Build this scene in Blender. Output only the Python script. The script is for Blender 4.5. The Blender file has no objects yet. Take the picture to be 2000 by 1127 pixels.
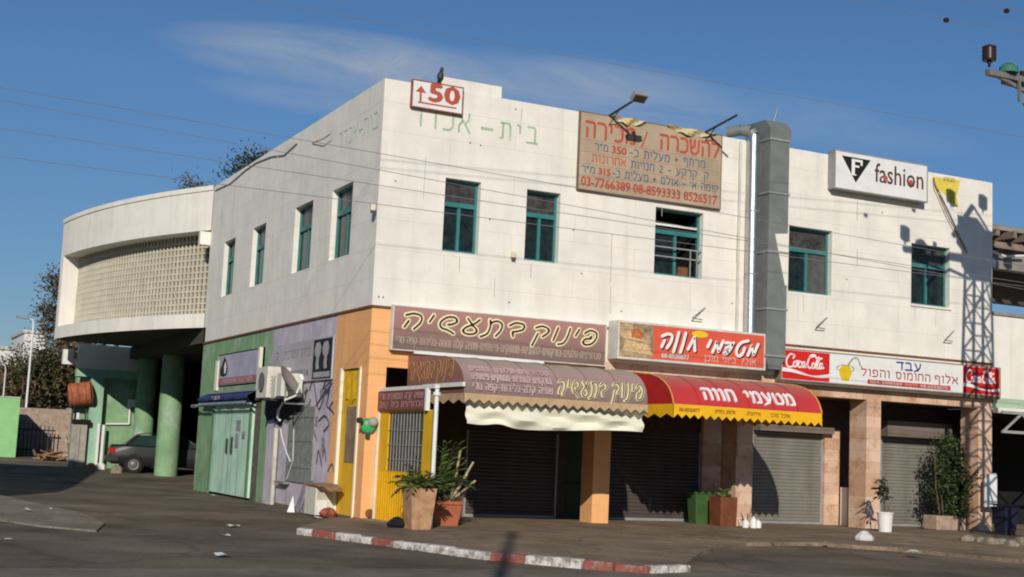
import bpy, bmesh, math, random
from mathutils import Vector, Matrix
random.seed(7)
SC = bpy.context.scene
COL = SC.collection
R = math.radians

# ------------------------------------------------------------------ camera
CAM = Vector((-9.46965, -25.92052, 1.5))
FPX, PITCH, ROLL, YAW = 2632.018, R(6.96479), R(2.58783), R(25.99603)
_cy, _sy, _cp, _sp = math.cos(YAW), math.sin(YAW), math.cos(PITCH), math.sin(PITCH)
_fw = Vector((_sy*_cp, _cy*_cp, _sp)); _rt = Vector((_cy, -_sy, 0)); _up = _rt.cross(_fw)
_c, _s = math.cos(ROLL), math.sin(ROLL)
_rt, _up = _rt*_c + _up*_s, _up*_c - _rt*_s
cd = bpy.data.cameras.new('camera'); cam = bpy.data.objects.new('camera', cd); COL.objects.link(cam)
cd.sensor_fit = 'HORIZONTAL'; cd.sensor_width = 36; cd.lens = 36*FPX/2000
cd.clip_start = .1; cd.clip_end = 3000
cam.matrix_world = Matrix(((_rt.x, _up.x, -_fw.x, CAM.x), (_rt.y, _up.y, -_fw.y, CAM.y), (_rt.z, _up.z, -_fw.z, CAM.z), (0, 0, 0, 1)))
SC.camera = cam

# ------------------------------------------------------------------ sun, sky, exposure
SUN_TRAVEL = Vector((.52, 1, -.48)).normalized()
SUN_EL = math.asin(-SUN_TRAVEL.z)
sl = bpy.data.lights.new('sun', 'SUN'); so = bpy.data.objects.new('sun', sl); COL.objects.link(so)
sl.energy = 3.65; sl.angle = R(.5); sl.color = (1,.925,.82)
so.rotation_euler = SUN_TRAVEL.to_track_quat('-Z', 'Y').to_euler()
W = bpy.data.worlds.new('World'); SC.world = W; W.use_nodes = True
nt = W.node_tree; N = nt.nodes; L = nt.links
bg = N['Background']; bg.inputs[1].default_value = .1
sky = N.new('ShaderNodeTexSky'); sky.sky_type = 'NISHITA'; sky.sun_disc = False
sky.sun_elevation = SUN_EL; sky.sun_rotation = math.atan2(-SUN_TRAVEL.x, -SUN_TRAVEL.y)
sky.air_density = .85; sky.dust_density = .05; sky.ozone_density = 4.5
# thin cirrus: noise stretched along a direction of the sky
def wn(t, **k):
    n = N.new(t)
    for a, b in k.items(): setattr(n, a, b)
    return n
tc = wn('ShaderNodeTexCoord')
cdir = Vector((.18, .96, .32)).normalized(); uu = Vector((cdir.y, -cdir.x, 0)).normalized(); vv = uu.cross(cdir)
uu2 = (uu*.9998 - vv*.02).normalized(); vv2 = (vv*.9998 + uu*.02).normalized()
def dotn(v):
    n = wn('ShaderNodeVectorMath', operation='DOT_PRODUCT'); L.new(tc.outputs['Generated'], n.inputs[0]); n.inputs[1].default_value = v; return n.outputs['Value']
def mth(op, a, b=None, clamp=False):
    n = wn('ShaderNodeMath', operation=op); n.use_clamp = clamp
    for i, v in enumerate((a, b)):
        if v is None: continue
        if isinstance(v, (int, float)): n.inputs[i].default_value = v
        else: L.new(v, n.inputs[i])
    return n.outputs[0]
du, dv = dotn(uu2), dotn(vv2)
cb = wn('ShaderNodeCombineXYZ'); L.new(mth('MULTIPLY', du, 9.0), cb.inputs[0]); L.new(mth('MULTIPLY', dv, 40.0), cb.inputs[1])
nz = wn('ShaderNodeTexNoise'); nz.inputs['Scale'].default_value = 1.0; nz.inputs['Detail'].default_value = 9; nz.inputs['Roughness'].default_value = .66
nz.inputs['Distortion'].default_value = .5
L.new(cb.outputs[0], nz.inputs['Vector'])
def blob(cu, cv, ru, rv, amp):
    a = mth('DIVIDE', mth('SUBTRACT', du, cu), ru); b = mth('DIVIDE', mth('SUBTRACT', dv, cv), rv)
    q = mth('ADD', mth('MULTIPLY', a, a), mth('MULTIPLY', b, b))
    return mth('MULTIPLY', mth('SUBTRACT', 1.0, q, True), amp)
CLOUDS = []
mask = mth('MAXIMUM', blob(.15, -.032, .16, .026, 1.2), mth('MAXIMUM', blob(.12, -.06, .10, .014, .5), mth('MAXIMUM', blob(.31, -.026, .15, .026, .8), blob(.44, -.024, .12, .02, .35))))
cl = mth('MULTIPLY', mth('SUBTRACT', nz.outputs['Fac'], .24, True), 2.6)
cf = mth('MULTIPLY', mth('MULTIPLY', mask, cl, True), .85, True)
mx = wn('ShaderNodeMix', data_type='RGBA'); L.new(cf, mx.inputs['Factor'])
hs = wn('ShaderNodeHueSaturation'); hs.inputs['Saturation'].default_value = 1.08; hs.inputs['Value'].default_value = .77
sx = wn('ShaderNodeSeparateXYZ'); L.new(tc.outputs['Generated'], sx.inputs[0])
el = wn('ShaderNodeMapRange'); el.inputs['From Min'].default_value = .02; el.inputs['From Max'].default_value = .26; el.inputs['To Min'].default_value = .62; el.inputs['To Max'].default_value = 1.0; L.new(sx.outputs[2], el.inputs['Value'])
sm = wn('ShaderNodeVectorMath', operation='SCALE'); L.new(sky.outputs[0], sm.inputs[0]); L.new(el.outputs[0], sm.inputs['Scale'])
L.new(sm.outputs[0], hs.inputs['Color'])
L.new(hs.outputs[0], mx.inputs['A']); mx.inputs['B'].default_value = (3.1, 3.75, 4.75, 1)
L.new(mx.outputs['Result'], bg.inputs[0])
SC.view_settings.view_transform = 'Standard'; SC.view_settings.look = 'None'; SC.view_settings.gamma = 1
SC.view_settings.exposure = 0
SC.render.engine = 'CYCLES'
SC.cycles.max_bounces = 6; SC.cycles.transparent_max_bounces = 6
SC.cycles.filter_width = 2.0
try: SC.cycles.use_denoising = True
except Exception: pass

# ------------------------------------------------------------------ photo pixel -> place on a real plane
def _ray(px, py): return (_rt*((px-1000)/FPX) + _up*((563.5-py)/FPX) + _fw)
def F(px, py, y=0.0): d = _ray(px, py); return CAM + d*((y-CAM.y)/d.y)       # on a plane parallel to the front
def S(px, py, x=0.0): d = _ray(px, py); return CAM + d*((x-CAM.x)/d.x)       # on a plane parallel to the side
def G(px, py, z=0.0): d = _ray(px, py); return CAM + d*((z-CAM.z)/d.z)       # on the ground
def gz(y): return min(max((y-14)*.022, 0), .44)                              # the side road climbs a little

# ------------------------------------------------------------------ materials
MATS = {}
def mat(name, col, rough=.8, var=.12, scale=2.5, bump=.0, metal=0, spec=.3, streak=0, col2=None, fine=30, wear=None):
    if name in MATS: return MATS[name]
    m = bpy.data.materials.new(name); m.use_nodes = True; MATS[name] = m
    t = m.node_tree; n = t.nodes; l = t.links; b = n['Principled BSDF']
    b.inputs['Roughness'].default_value = rough; b.inputs['Metallic'].default_value = metal
    b.inputs['Specular IOR Level'].default_value = spec
    co = n.new('ShaderNodeTexCoord')
    n1 = n.new('ShaderNodeTexNoise'); n1.inputs['Scale'].default_value = scale; n1.inputs['Detail'].default_value = 6; n1.inputs['Roughness'].default_value = .65
    l.new(co.outputs['Object'], n1.inputs['Vector'])
    r = n.new('ShaderNodeValToRGB')
    c2 = col2 or tuple(max(0, c*(1-var*2.2)) for c in col); c1 = tuple(min(1, c*(1+var*.6)) for c in col)
    r.color_ramp.elements[0].position = .3; r.color_ramp.elements[1].position = .68
    r.color_ramp.elements[0].color = (*c2, 1); r.color_ramp.elements[1].color = (*c1, 1)
    l.new(n1.outputs['Fac'], r.inputs['Fac'])
    out = r.outputs['Color']
    if streak:
        mp = n.new('ShaderNodeMapping'); mp.inputs['Scale'].default_value = (3.2, 3.2, .22); l.new(co.outputs['Object'], mp.inputs['Vector'])
        n2 = n.new('ShaderNodeTexNoise'); n2.inputs['Scale'].default_value = 1; n2.inputs['Detail'].default_value = 5; l.new(mp.outputs[0], n2.inputs['Vector'])
        r2 = n.new('ShaderNodeValToRGB'); r2.color_ramp.elements[0].position = .33; r2.color_ramp.elements[1].position = .52
        r2.color_ramp.elements[0].color = (1-streak, 1-streak*1.08, 1-streak*1.2, 1); r2.color_ramp.elements[1].color = (1, 1, 1, 1)
        l.new(n2.outputs['Fac'], r2.inputs['Fac'])
        mm = n.new('ShaderNodeMix'); mm.data_type = 'RGBA'; mm.blend_type = 'MULTIPLY'; mm.inputs['Factor'].default_value = 1
        l.new(out, mm.inputs['A']); l.new(r2.outputs['Color'], mm.inputs['B']); out = mm.outputs['Result']
    if wear:
        wc, lo, hi, ws = wear
        n4 = n.new('ShaderNodeTexNoise'); n4.inputs['Scale'].default_value = ws; n4.inputs['Detail'].default_value = 9; n4.inputs['Roughness'].default_value = .72
        mp4 = n.new('ShaderNodeMapping'); mp4.inputs['Location'].default_value = (3.7, 9.1, 5.3); l.new(co.outputs['Object'], mp4.inputs['Vector']); l.new(mp4.outputs[0], n4.inputs['Vector'])
        r4 = n.new('ShaderNodeValToRGB'); r4.color_ramp.elements[0].position = lo; r4.color_ramp.elements[1].position = hi; l.new(n4.outputs['Fac'], r4.inputs['Fac'])
        m4 = n.new('ShaderNodeMix'); m4.data_type = 'RGBA'; l.new(r4.outputs['Color'], m4.inputs['Factor']); l.new(out, m4.inputs['A']); m4.inputs['B'].default_value = (*wc, 1); out = m4.outputs['Result']
    l.new(out, b.inputs['Base Color'])
    if bump:
        n3 = n.new('ShaderNodeTexNoise'); n3.inputs['Scale'].default_value = fine; n3.inputs['Detail'].default_value = 4; l.new(co.outputs['Object'], n3.inputs['Vector'])
        bp = n.new('ShaderNodeBump'); bp.inputs['Strength'].default_value = bump; bp.inputs['Distance'].default_value = .02
        l.new(n3.outputs['Fac'], bp.inputs['Height']); l.new(bp.outputs[0], b.inputs['Normal'])
    return m

def brickmat(name, base, c1, c2, mortar, bw, bh, msize, rough=.75, off=.5, extra=None, streak=.0, bias=0.0):
    """brick pattern on vertical faces: along (x+y), up z, over a noisy ground colour; extra = material made by mat()"""
    m = mat(name, base, rough, .06, 1.2, .15, streak=streak, wear=extra)
    t = m.node_tree; n = t.nodes; l = t.links; b = n['Principled BSDF']
    prev = b.inputs['Base Color'].links[0].from_socket
    co = n.new('ShaderNodeTexCoord'); sp = n.new('ShaderNodeSeparateXYZ'); l.new(co.outputs['Object'], sp.inputs[0])
    ad = n.new('ShaderNodeMath'); l.new(sp.outputs[0], ad.inputs[0]); l.new(sp.outputs[1], ad.inputs[1])
    cb = n.new('ShaderNodeCombineXYZ'); l.new(ad.outputs[0], cb.inputs[0]); l.new(sp.outputs[2], cb.inputs[1])
    br = n.new('ShaderNodeTexBrick'); l.new(cb.outputs[0], br.inputs['Vector'])
    br.inputs['Scale'].default_value = 1; br.inputs['Brick Width'].default_value = bw; br.inputs['Row Height'].default_value = bh
    br.inputs['Mortar Size'].default_value = msize; br.inputs['Mortar Smooth'].default_value = .4; br.inputs['Bias'].default_value = bias
    br.inputs['Color1'].default_value = (*c1, 1); br.inputs['Color2'].default_value = (*c2, 1); br.inputs['Mortar'].default_value = (*mortar, 1); br.offset = off
    mm = n.new('ShaderNodeMix'); mm.data_type = 'RGBA'; mm.blend_type = 'MULTIPLY'; mm.inputs['Factor'].default_value = 1
    l.new(prev, mm.inputs['A']); l.new(br.outputs['Color'], mm.inputs['B']); l.new(mm.outputs['Result'], b.inputs['Base Color'])
    return m

plaster = brickmat('white_plaster', (.84,.805,.72), (1, 1, 1), (.985, .985, .985), (.80, .80, .81), 3.1, .62, .007, streak=.07)
plaster2 = mat('white_plaster_plain', (.83,.795,.71), .85, .05, 1.0, .1, streak=.08)
orange = brickmat('orange_paint', (.92, .48, .20), (1, 1, 1), (1, .97, .95), (.9, .84, .78), 2.3, .46, .006, streak=.08)
green = mat('green_paint', (.24,.40,.22), .78, .12, 1.6, .12, streak=.18, wear=((.38,.46,.36), .54, .66, .9))
greenlt = mat('pale_green_paint', (.34,.53,.38), .7, .10, 1.8, .06, streak=.14, col2=(.26,.44,.32))
purple = mat('lilac_paint', (.58,.53,.62), .85, .14, 1.4, .12, streak=.16, wear=((.50,.48,.47), .52, .68, 1.1))
marble = brickmat('tan_stone_tiles', (.74,.56,.43), (1.05,1,.96), (.80,.66,.55), (.72,.66,.60), .92, .28, .007, .55, off=.0, extra=((.50,.29,.17), .50, .66, 2.6))
concrete = mat('concrete', (.30, .28, .25), .9, .14, 2, .3)
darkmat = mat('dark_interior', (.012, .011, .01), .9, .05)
ceilmat = mat('shade_darkened_ceiling', (.085,.075,.065), .9, .1)  # ceiling colour darkened to hold the deep shade under slabs and wing
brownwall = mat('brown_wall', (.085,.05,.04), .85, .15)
steel = mat('galvanised_steel', (.215,.232,.22), .5, .10, 3, .04, metal=.15)
chrome = mat('bright_sheet_metal', (.72,.71,.69), .34,.06, 3, .25, metal=1, fine=9)
greymetal = mat('grey_painted_metal', (.30, .31, .31), .5, .1, 4)
darkmetal = mat('dark_metal', (.05, .05, .05), .5, .1, 4)
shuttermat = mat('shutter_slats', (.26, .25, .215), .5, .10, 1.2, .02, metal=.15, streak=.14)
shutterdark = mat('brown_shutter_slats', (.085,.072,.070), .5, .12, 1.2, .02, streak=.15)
teal = mat('teal_aluminium', (.045, .21, .20), .45, .1, 5)
glass = mat('dark_window_glass', (.020,.032,.032), .12, .35, 5, spec=.25)
glassgrey = mat('grey_window_glass', (.11,.105,.095), .3, .2, 4, spec=.4)
glassup = mat('dusty_window_glass', (.07, .065, .06), .3, .35, 7, spec=.4)
yellow = mat('yellow_paint', (.82, .47, .012), .55, .08, 1.6, .04, streak=.1)
yellowcloth = mat('yellow_cloth', (.84, .50, .01), .7, .08, 2)
white = mat('white_paint', (.80, .79, .76), .5, .05, 3)
cream = mat('cream_sheet', (.80, .78, .62), .75, .04, 2)
black = mat('black_print', (.015, .014, .014), .6, .05)
ink = mat('navy_print', (.04, .06, .12), .6, .05)
blackred = mat('maroon_print', (.10, .02, .015), .6, .05)
rust = mat('rust_brown', (.22, .09, .045), .8, .2, 6, .2)
palepink = mat('pale_print', (.62, .52, .44), .6, .1, 5)
creamink = mat('cream_print', (.86, .74, .45), .6, .05, 5)
whiteink = mat('white_print', (.84, .82, .80), .5, .03)
redink = mat('red_print', (.50, .10, .055), .6, .1, 6)
bluink = mat('blue_print', (.05, .045, .26), .6, .1, 6)
colared = mat('cola_red', (.66, .022, .018), .45, .06, 2)
yelink = mat('yellow_print', (.85, .60, .02), .5, .05)
greenink = mat('faded_green_paint', (.42, .56, .38), .8, .15, 6)

# ------------------------------------------------------------------ mesh building
class MB:
    def __init__(s): s.v = []; s.f = []; s.m = []; s.cur = 0
    def add(s, vs, fs):
        o = len(s.v); s.v += [tuple(v) for v in vs]; s.f += [tuple(i+o for i in f) for f in fs]; s.m += [s.cur]*len(fs); return s
    def box(s, x0, x1, y0, y1, z0, z1):
        if x0 > x1: x0, x1 = x1, x0
        if y0 > y1: y0, y1 = y1, y0
        if z0 > z1: z0, z1 = z1, z0
        return s.add([(x0,y0,z0),(x1,y0,z0),(x1,y1,z0),(x0,y1,z0),(x0,y0,z1),(x1,y0,z1),(x1,y1,z1),(x0,y1,z1)],
                     [(3,2,1,0),(4,5,6,7),(0,1,5,4),(1,2,6,5),(2,3,7,6),(3,0,4,7)])
    def obox(s, o, ux, uy, uz, a0, a1, b0, b1, c0, c1):
        P = lambda a, b, c: Vector(o)+Vector(ux)*a+Vector(uy)*b+Vector(uz)*c
        return s.add([P(a0,b0,c0),P(a1,b0,c0),P(a1,b1,c0),P(a0,b1,c0),P(a0,b0,c1),P(a1,b0,c1),P(a1,b1,c1),P(a0,b1,c1)],
                     [(3,2,1,0),(4,5,6,7),(0,1,5,4),(1,2,6,5),(2,3,7,6),(3,0,4,7)])
    def bar(s, p, q, w, h=None):
        p, q = Vector(p), Vector(q); d = (q-p); ln = d.length
        if ln < 1e-6: return s
        d /= ln; u = d.cross(Vector((0,0,1)))
        if u.length < 1e-3: u = Vector((1,0,0))
        u.normalize(); v = u.cross(d); h = h or w
        return s.obox(p, d, u, v, 0, ln, -w/2, w/2, -h/2, h/2)
    def cyl(s, p, q, r0, r1=None, n=12, cap=True):
        r1 = r0 if r1 is None else r1
        p, q = Vector(p), Vector(q); d = (q-p).normalized(); u = d.cross(Vector((0,0,1)))
        if u.length < 1e-3: u = Vector((1,0,0))
        u.normalize(); w = d.cross(u); vs = []
        for c, r in ((p, r0), (q, r1)):
            for i in range(n):
                a = 2*math.pi*i/n; vs.append(c+u*(r*math.cos(a))+w*(r*math.sin(a)))
        fs = [(i, (i+1) % n, n+(i+1) % n, n+i) for i in range(n)]
        if cap: fs += [tuple(range(n-1, -1, -1)), tuple(range(n, 2*n))]
        return s.add(vs, fs)
    def tube(s, pts, r, n=6):
        for a, b in zip(pts[:-1], pts[1:]): s.cyl(a, b, r, r, n)
        return s
    def lathe(s, c, prof, n=20, ax=(0,0,1)):
        c = Vector(c); az = Vector(ax).normalized(); ux = az.orthogonal().normalized(); uy = az.cross(ux); vs = []; fs = []
        for r, z in prof:
            for i in range(n):
                a = 2*math.pi*i/n; vs.append(c+ux*(r*math.cos(a))+uy*(r*math.sin(a))+az*z)
        for k in range(len(prof)-1):
            for i in range(n): fs.append((k*n+i, k*n+(i+1) % n, (k+1)*n+(i+1) % n, (k+1)*n+i))
        return s.add(vs, fs)
    def poly(s, pts): return s.add(pts, [tuple(range(len(pts)))])
    def prism(s, pts, d):
        d = Vector(d); n = len(pts); vs = [Vector(p) for p in pts]+[Vector(p)+d for p in pts]
        return s.add(vs, [tuple(range(n-1,-1,-1)), tuple(range(n, 2*n))]+[(i, (i+1) % n, n+(i+1) % n, n+i) for i in range(n)])
    def grid(s, rows):
        nr, nc = len(rows), len(rows[0]); vs = [v for r in rows for v in r]
        return s.add(vs, [(r*nc+c, r*nc+c+1, (r+1)*nc+c+1, (r+1)*nc+c) for r in range(nr-1) for c in range(nc-1)])
    def build(s, name, m, parent=None, smooth=False, bevel=0, origin=None, solid=0):
        me = bpy.data.meshes.new(name)
        o = bpy.data.objects.new(name, me); COL.objects.link(o)
        off = Vector((0,0,0))
        if parent is not None: off = wloc(parent)
        elif origin is not None: off = Vector(origin); o.location = off
        me.from_pydata([tuple(Vector(v)-off) for v in s.v], [], s.f); me.update()
        ms = m if isinstance(m, (list, tuple)) else [m]
        for x in ms: me.materials.append(x)
        if len(ms) > 1: me.polygons.foreach_set('material_index', s.m)
        bm = bmesh.new(); bm.from_mesh(me); bmesh.ops.remove_doubles(bm, verts=bm.verts, dist=1e-5)
        bmesh.ops.recalc_face_normals(bm, faces=bm.faces); bm.to_mesh(me); bm.free()
        if smooth:
            me.polygons.foreach_set('use_smooth', [True]*len(me.polygons))
            try: me.set_sharp_from_angle(angle=R(40))
            except Exception: pass
        if parent is not None: o.parent = parent
        if solid:
            md = o.modifiers.new('thick', 'SOLIDIFY'); md.thickness = solid; md.offset = 0
        if bevel:
            md = o.modifiers.new('bev', 'BEVEL'); md.width = bevel; md.segments = 2; md.limit_method = 'ANGLE'
        return o
def wloc(o):
    v = Vector(o.location); p = o.parent
    while p is not None: v = v+Vector(p.location); p = p.parent
    return v
def T(name, label, cat, loc=(0,0,0), group=None):
    o = bpy.data.objects.new(name, None); COL.objects.link(o); o.location = loc; o.empty_display_size = .2
    return tag(o, label, cat, group)
def tag(o, label, cat, group=None):
    o['label'] = label; o['category'] = cat
    if group: o['group'] = group
    return o
def kind(o, k): o['kind'] = k; return o
def part(name, m, parent, fn, **k):
    b = MB(); fn(b); return b.build(name, m, parent, **k)

# ------------------------------------------------------------------ writing
FONTCACHE = {}
def text_mesh(s):
    if s not in FONTCACHE:
        c = bpy.data.curves.new('t', 'FONT'); c.body = s; c.resolution_u = 2
        o = bpy.data.objects.new('t', c); me = bpy.data.meshes.new_from_object(o)
        FONTCACHE[s] = ([tuple(v.co) for v in me.vertices], [tuple(p.vertices) for p in me.polygons])
        bpy.data.objects.remove(o); bpy.data.curves.remove(c); bpy.data.meshes.remove(me)
    return FONTCACHE[s]
class Plane:
    """a flat place to write on: o = left bottom, u = reading direction (unit), v = up, n = outwards"""
    def __init__(s, o, u, v): s.o = Vector(o); s.u = Vector(u).normalized(); s.v = Vector(v).normalized(); s.n = s.u.cross(s.v).normalized()
    def at(s, a, b, h=0): return s.o+s.u*a+s.v*b+s.n*h
class Bent:
    """writing follows a curved sheet: fn(a, b, h) -> point"""
    def __init__(s, fn): s.at = fn
def rev(s):
    """Hebrew reads right to left: store it left to right as seen; keep runs of digits and Latin in order"""
    out = ''; run = ''
    for ch in s:
        if ch.isdigit() or (run and ch in '.,:-' and False): run += ch
        else:
            out = run[::-1]*0+out
            if run: out = run+out; run = ''
            out = ch+out
    if run: out = run+out
    return out
def put_text(mb, s, pl, a0, a1, b0, b1, h=.004, bold=0.0, heb=True, slant=0):
    vs, fs = text_mesh(rev(s) if heb else s)
    if not vs: return
    xs = [v[0] for v in vs]; ys = [v[1] for v in vs]
    x0, x1, y0, y1 = min(xs), max(xs), min(ys), max(ys)
    sx = (a1-a0)/max(1e-6, x1-x0); sy = (b1-b0)/max(1e-6, y1-y0)
    offs = [(0, 0)] if not bold else [(-bold, 0), (bold, 0), (0, bold*.6), (0, -bold*.6)]
    for k, (dx, dy) in enumerate(offs):
        mb.add([pl.at(a0+(v[0]-x0)*sx+dx+slant*(v[1]-y0)*sy, b0+(v[1]-y0)*sy+dy, h+k*.0012) for v in vs], fs)
GL = {
 'א': (.74, [[(.02,1),(.72,0)],[(.66,1),(.62,.68),(.45,.48)],[(.06,0),(.07,.33),(.27,.62)]]),
 'ב': (.74, [[(.04,1),(.5,1),(.58,.88),(.58,0)],[(0,0),(.74,0)]]),
 'ד': (.70, [[(0,1),(.7,1)],[(.56,1),(.56,0)]]),
 'ה': (.68, [[(0,1),(.58,1),(.66,.88),(.66,0)],[(.09,.6),(.09,0)]]),
 'ו': (.22, [[(0,1),(.15,1),(.2,.88),(.2,0)]]),
 'ח': (.68, [[(.06,0),(.06,1),(.58,1),(.66,.88),(.66,0)]]),
 'ט': (.72, [[(.02,1),(.05,.15),(.16,0),(.58,0),(.70,.2),(.70,.8),(.58,1),(.42,.97)]]),
 'י': (.20, [[(0,1),(.13,1),(.18,.88),(.16,.52)]]),
 'כ': (.62, [[(.04,1),(.42,1),(.6,.8),(.6,.2),(.42,0),(.04,0)]]),
 'ל': (.64, [[(.05,1.38),(.05,1),(.6,1),(.6,.68),(.26,0)]]),
 'מ': (.74, [[(.02,1),(.15,.78),(.06,0)],[(.15,.78),(.32,1),(.56,1),(.70,.82),(.70,0),(.38,0)]]),
 'ס': (.70, [[(0,1),(.52,1),(.68,.8),(.64,.25),(.42,0),(.28,0),(.1,.3),(.08,1)]]),
 'נ': (.40, [[(.06,1),(.28,1),(.36,.88),(.36,0),(0,0)]]),
 'ע': (.70, [[(.05,1),(.32,.3),(.38,.02)],[(.64,1),(.60,.5),(.42,.12),(.0,-.14)]]),
 'פ': (.66, [[(.28,.5),(.1,.52),(.06,.95),(.42,1),(.62,.84),(.62,.18),(.45,0),(.02,0)]]),
 'ף': (.66, [[(.28,.5),(.1,.52),(.06,.95),(.42,1),(.62,.84),(.62,-.36)]]),
 'ק': (.70, [[(0,1),(.56,1),(.68,.86),(.64,.5),(.42,.1)],[(.1,.6),(.1,-.36)]]),
 'ר': (.62, [[(0,1),(.45,1),(.6,.84),(.6,0)]]),
 'ש': (.80, [[(.03,1),(.1,.2),(.26,0),(.55,0),(.72,.2),(.78,1)],[(.41,1),(.38,.55),(.12,.36)]]),
 'ת': (.74, [[(.04,1),(.58,1),(.7,.86),(.7,0)],[(.18,1),(.18,.08),(0,0)]]),
 'ם': (.70, [[(.06,1),(.5,1),(.66,.84),(.66,0),(.08,0),(.08,1)]]), 'ן': (.22, [[(0,1),(.15,1),(.2,.88),(.2,-.36)]]),
 'ג': (.46, [[(.06,1),(.26,1),(.34,.88),(.36,0)],[(.34,.3),(.04,0)]]), 'ז': (.34, [[(0,1),(.34,1)],[(.18,1),(.2,0)]]), 'צ': (.68, [[(.04,1),(.5,.1)],[(.62,1),(.58,.7),(.34,.46)],[(.0,0),(.6,0)]]),
 '+': (.5, [[(0,.5),(.5,.5)],[(.25,.22),(.25,.78)]]), "'": (.1, [[(.06,1.05),(.02,.75)]]), '"': (.26, [[(.06,1.05),(.02,.75)],[(.22,1.05),(.18,.75)]]), '.': (.1, [[(.04,0),(.05,.04)]]), '2': (.56, [[(.04,.8),(.2,1),(.48,.92),(.46,.6),(.04,0),(.54,0)]]),
 '-': (.42, [[(0,.45),(.42,.45)]]), '/': (.5, [[(0,-.15),(.5,1.15)]]), ' ': (.4, []),
}
CUR = dict(GL)
CUR.update({
 'פ': (.68, [[(.05,.78),(.26,1),(.56,.92),(.66,.58),(.5,.14),(.2,.0),(.04,.16),(.14,.40),(.36,.44),(.40,.62)]]),
 'ש': (.74, [[(.36,.48),(.52,.52),(.70,.74),(.56,.98),(.26,.94),(.05,.58),(.12,.25),(.4,.12),(.66,-.08)]]),
 'ע': (.68, [[(.14,1),(.36,.62),(.6,.26),(.5,.02),(.22,-.02),(.04,.16),(.16,.44),(.42,.66),(.62,.98)]]),
 'ת': (.74, [[(.14,1.02),(.2,.6),(.14,.12),(-.10,-.12)],[(.18,.82),(.42,1),(.66,.82),(.66,.4),(.50,.0)]]),
 'ב': (.66, [[(.02,.78),(.26,1),(.6,.92),(.62,.62),(.40,.45),(.2,.36),(.26,.08)]]),
 'ה': (.70, [[(.02,.86),(.32,1),(.62,.86),(.64,.45),(.44,.0)],[(.18,.5),(.06,.08)]]),
 'י': (.22, [[(.18,1),(.06,.55)]]),
 'נ': (.36, [[(.32,1.02),(.26,.4),(.12,-.02),(-.12,-.12)]]),
 'ו': (.22, [[(.18,1),(.06,.12)]]),
 'ק': (.70, [[(.04,.86),(.32,1),(.64,.86),(.66,.6),(.44,.3)],[(.2,.48),(.04,-.34)]]),
})
BRU = dict(CUR)
BRU.update({
 'ו': (.30, [[(.20,1.25),(.12,.5),(.0,-.25)]]),
 'ח': (.56, [[(.02,.05),(.18,.5),(.34,1.0)],[(.34,1.0),(.42,.5),(.50,-.02)]]),
 'מ': (.80, [[(.02,.05),(.16,.5),(.26,.9)],[(.24,.88),(.38,.45),(.5,.15)],[(.5,.15),(.62,.55),(.78,1.05)]]),
 'ט': (.86, [[(.95,1.25),(.4,1.05),(.12,.6),(.1,.15),(.35,-.08),(.62,.2),(.72,.65)]]),
 'ע': (.72, [[(.0,.9),(.3,.95),(.55,.8),(.45,.45),(.3,.2),(.1,.3),(.15,.55),(.5,.75),(.66,.98)],[(.3,.2),(.1,-.02),(.0,.1)]]),
 'ה': (.72, [[(.0,.85),(.35,1.05),(.66,.95),(.62,.45),(.42,.0)],[(.2,.55),(.06,.05)]]),
 'י': (.26, [[(.2,1),(.02,.45)]]),
})
def smooth_line(p, k=4):
    if len(p) < 3: return p
    out = []
    for i in range(len(p)-1):
        p0, p1, p2, p3 = p[max(i-1,0)], p[i], p[i+1], p[min(i+2,len(p)-1)]
        for j in range(k):
            t = j/k
            out.append(tuple(.5*((2*p1[a])+(-p0[a]+p2[a])*t+(2*p0[a]-5*p1[a]+4*p2[a]-p3[a])*t*t+(-p0[a]+3*p1[a]-3*p2[a]+p3[a])*t**3) for a in (0,1)))
    return out+[p[-1]]
def stroke(mb, pts, pl, w, h, n=8):
    """one brush stroke as a low rounded bead lying on the sheet"""
    if isinstance(pl, Bent):
        q = [pts[0]]
        for (a, b), (c, d) in zip(pts[:-1], pts[1:]):
            k = max(1, int(math.hypot(c-a, d-b)/.035))
            q += [(a+(c-a)*i/k, b+(d-b)*i/k) for i in range(1, k+1)]
        pts = q; h += .03
    for (a, b), (c, d) in zip(pts[:-1], pts[1:]):
        dx, dy = c-a, d-b; ln = math.hypot(dx, dy)
        if ln < 1e-7: continue
        nx, ny = -dy/ln*w/2, dx/ln*w/2
        P = pl.at
        mb.add([P(a+nx,b+ny,0), P(a+nx*.8,b+ny*.8,h), P(a-nx*.8,b-ny*.8,h), P(a-nx,b-ny,0), P(c+nx,d+ny,0), P(c+nx*.8,d+ny*.8,h), P(c-nx*.8,d-ny*.8,h), P(c-nx,d-ny,0)],
               [(0,1,5,4),(1,2,6,5),(2,3,7,6)])
    for i, (a, b) in enumerate(pts):
        hh = h+.0008*(1+i % 2)
        ring = [pl.at(a+w/2*math.cos(2*math.pi*k/n), b+w/2*math.sin(2*math.pi*k/n), 0) for k in range(n)]
        top = [pl.at(a+w/2*.8*math.cos(2*math.pi*k/n), b+w/2*.8*math.sin(2*math.pi*k/n), hh) for k in range(n)]
        mb.add(ring+top, [(k,(k+1)%n,n+(k+1)%n,n+k) for k in range(n)]+[tuple(range(n,2*n))])
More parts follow.
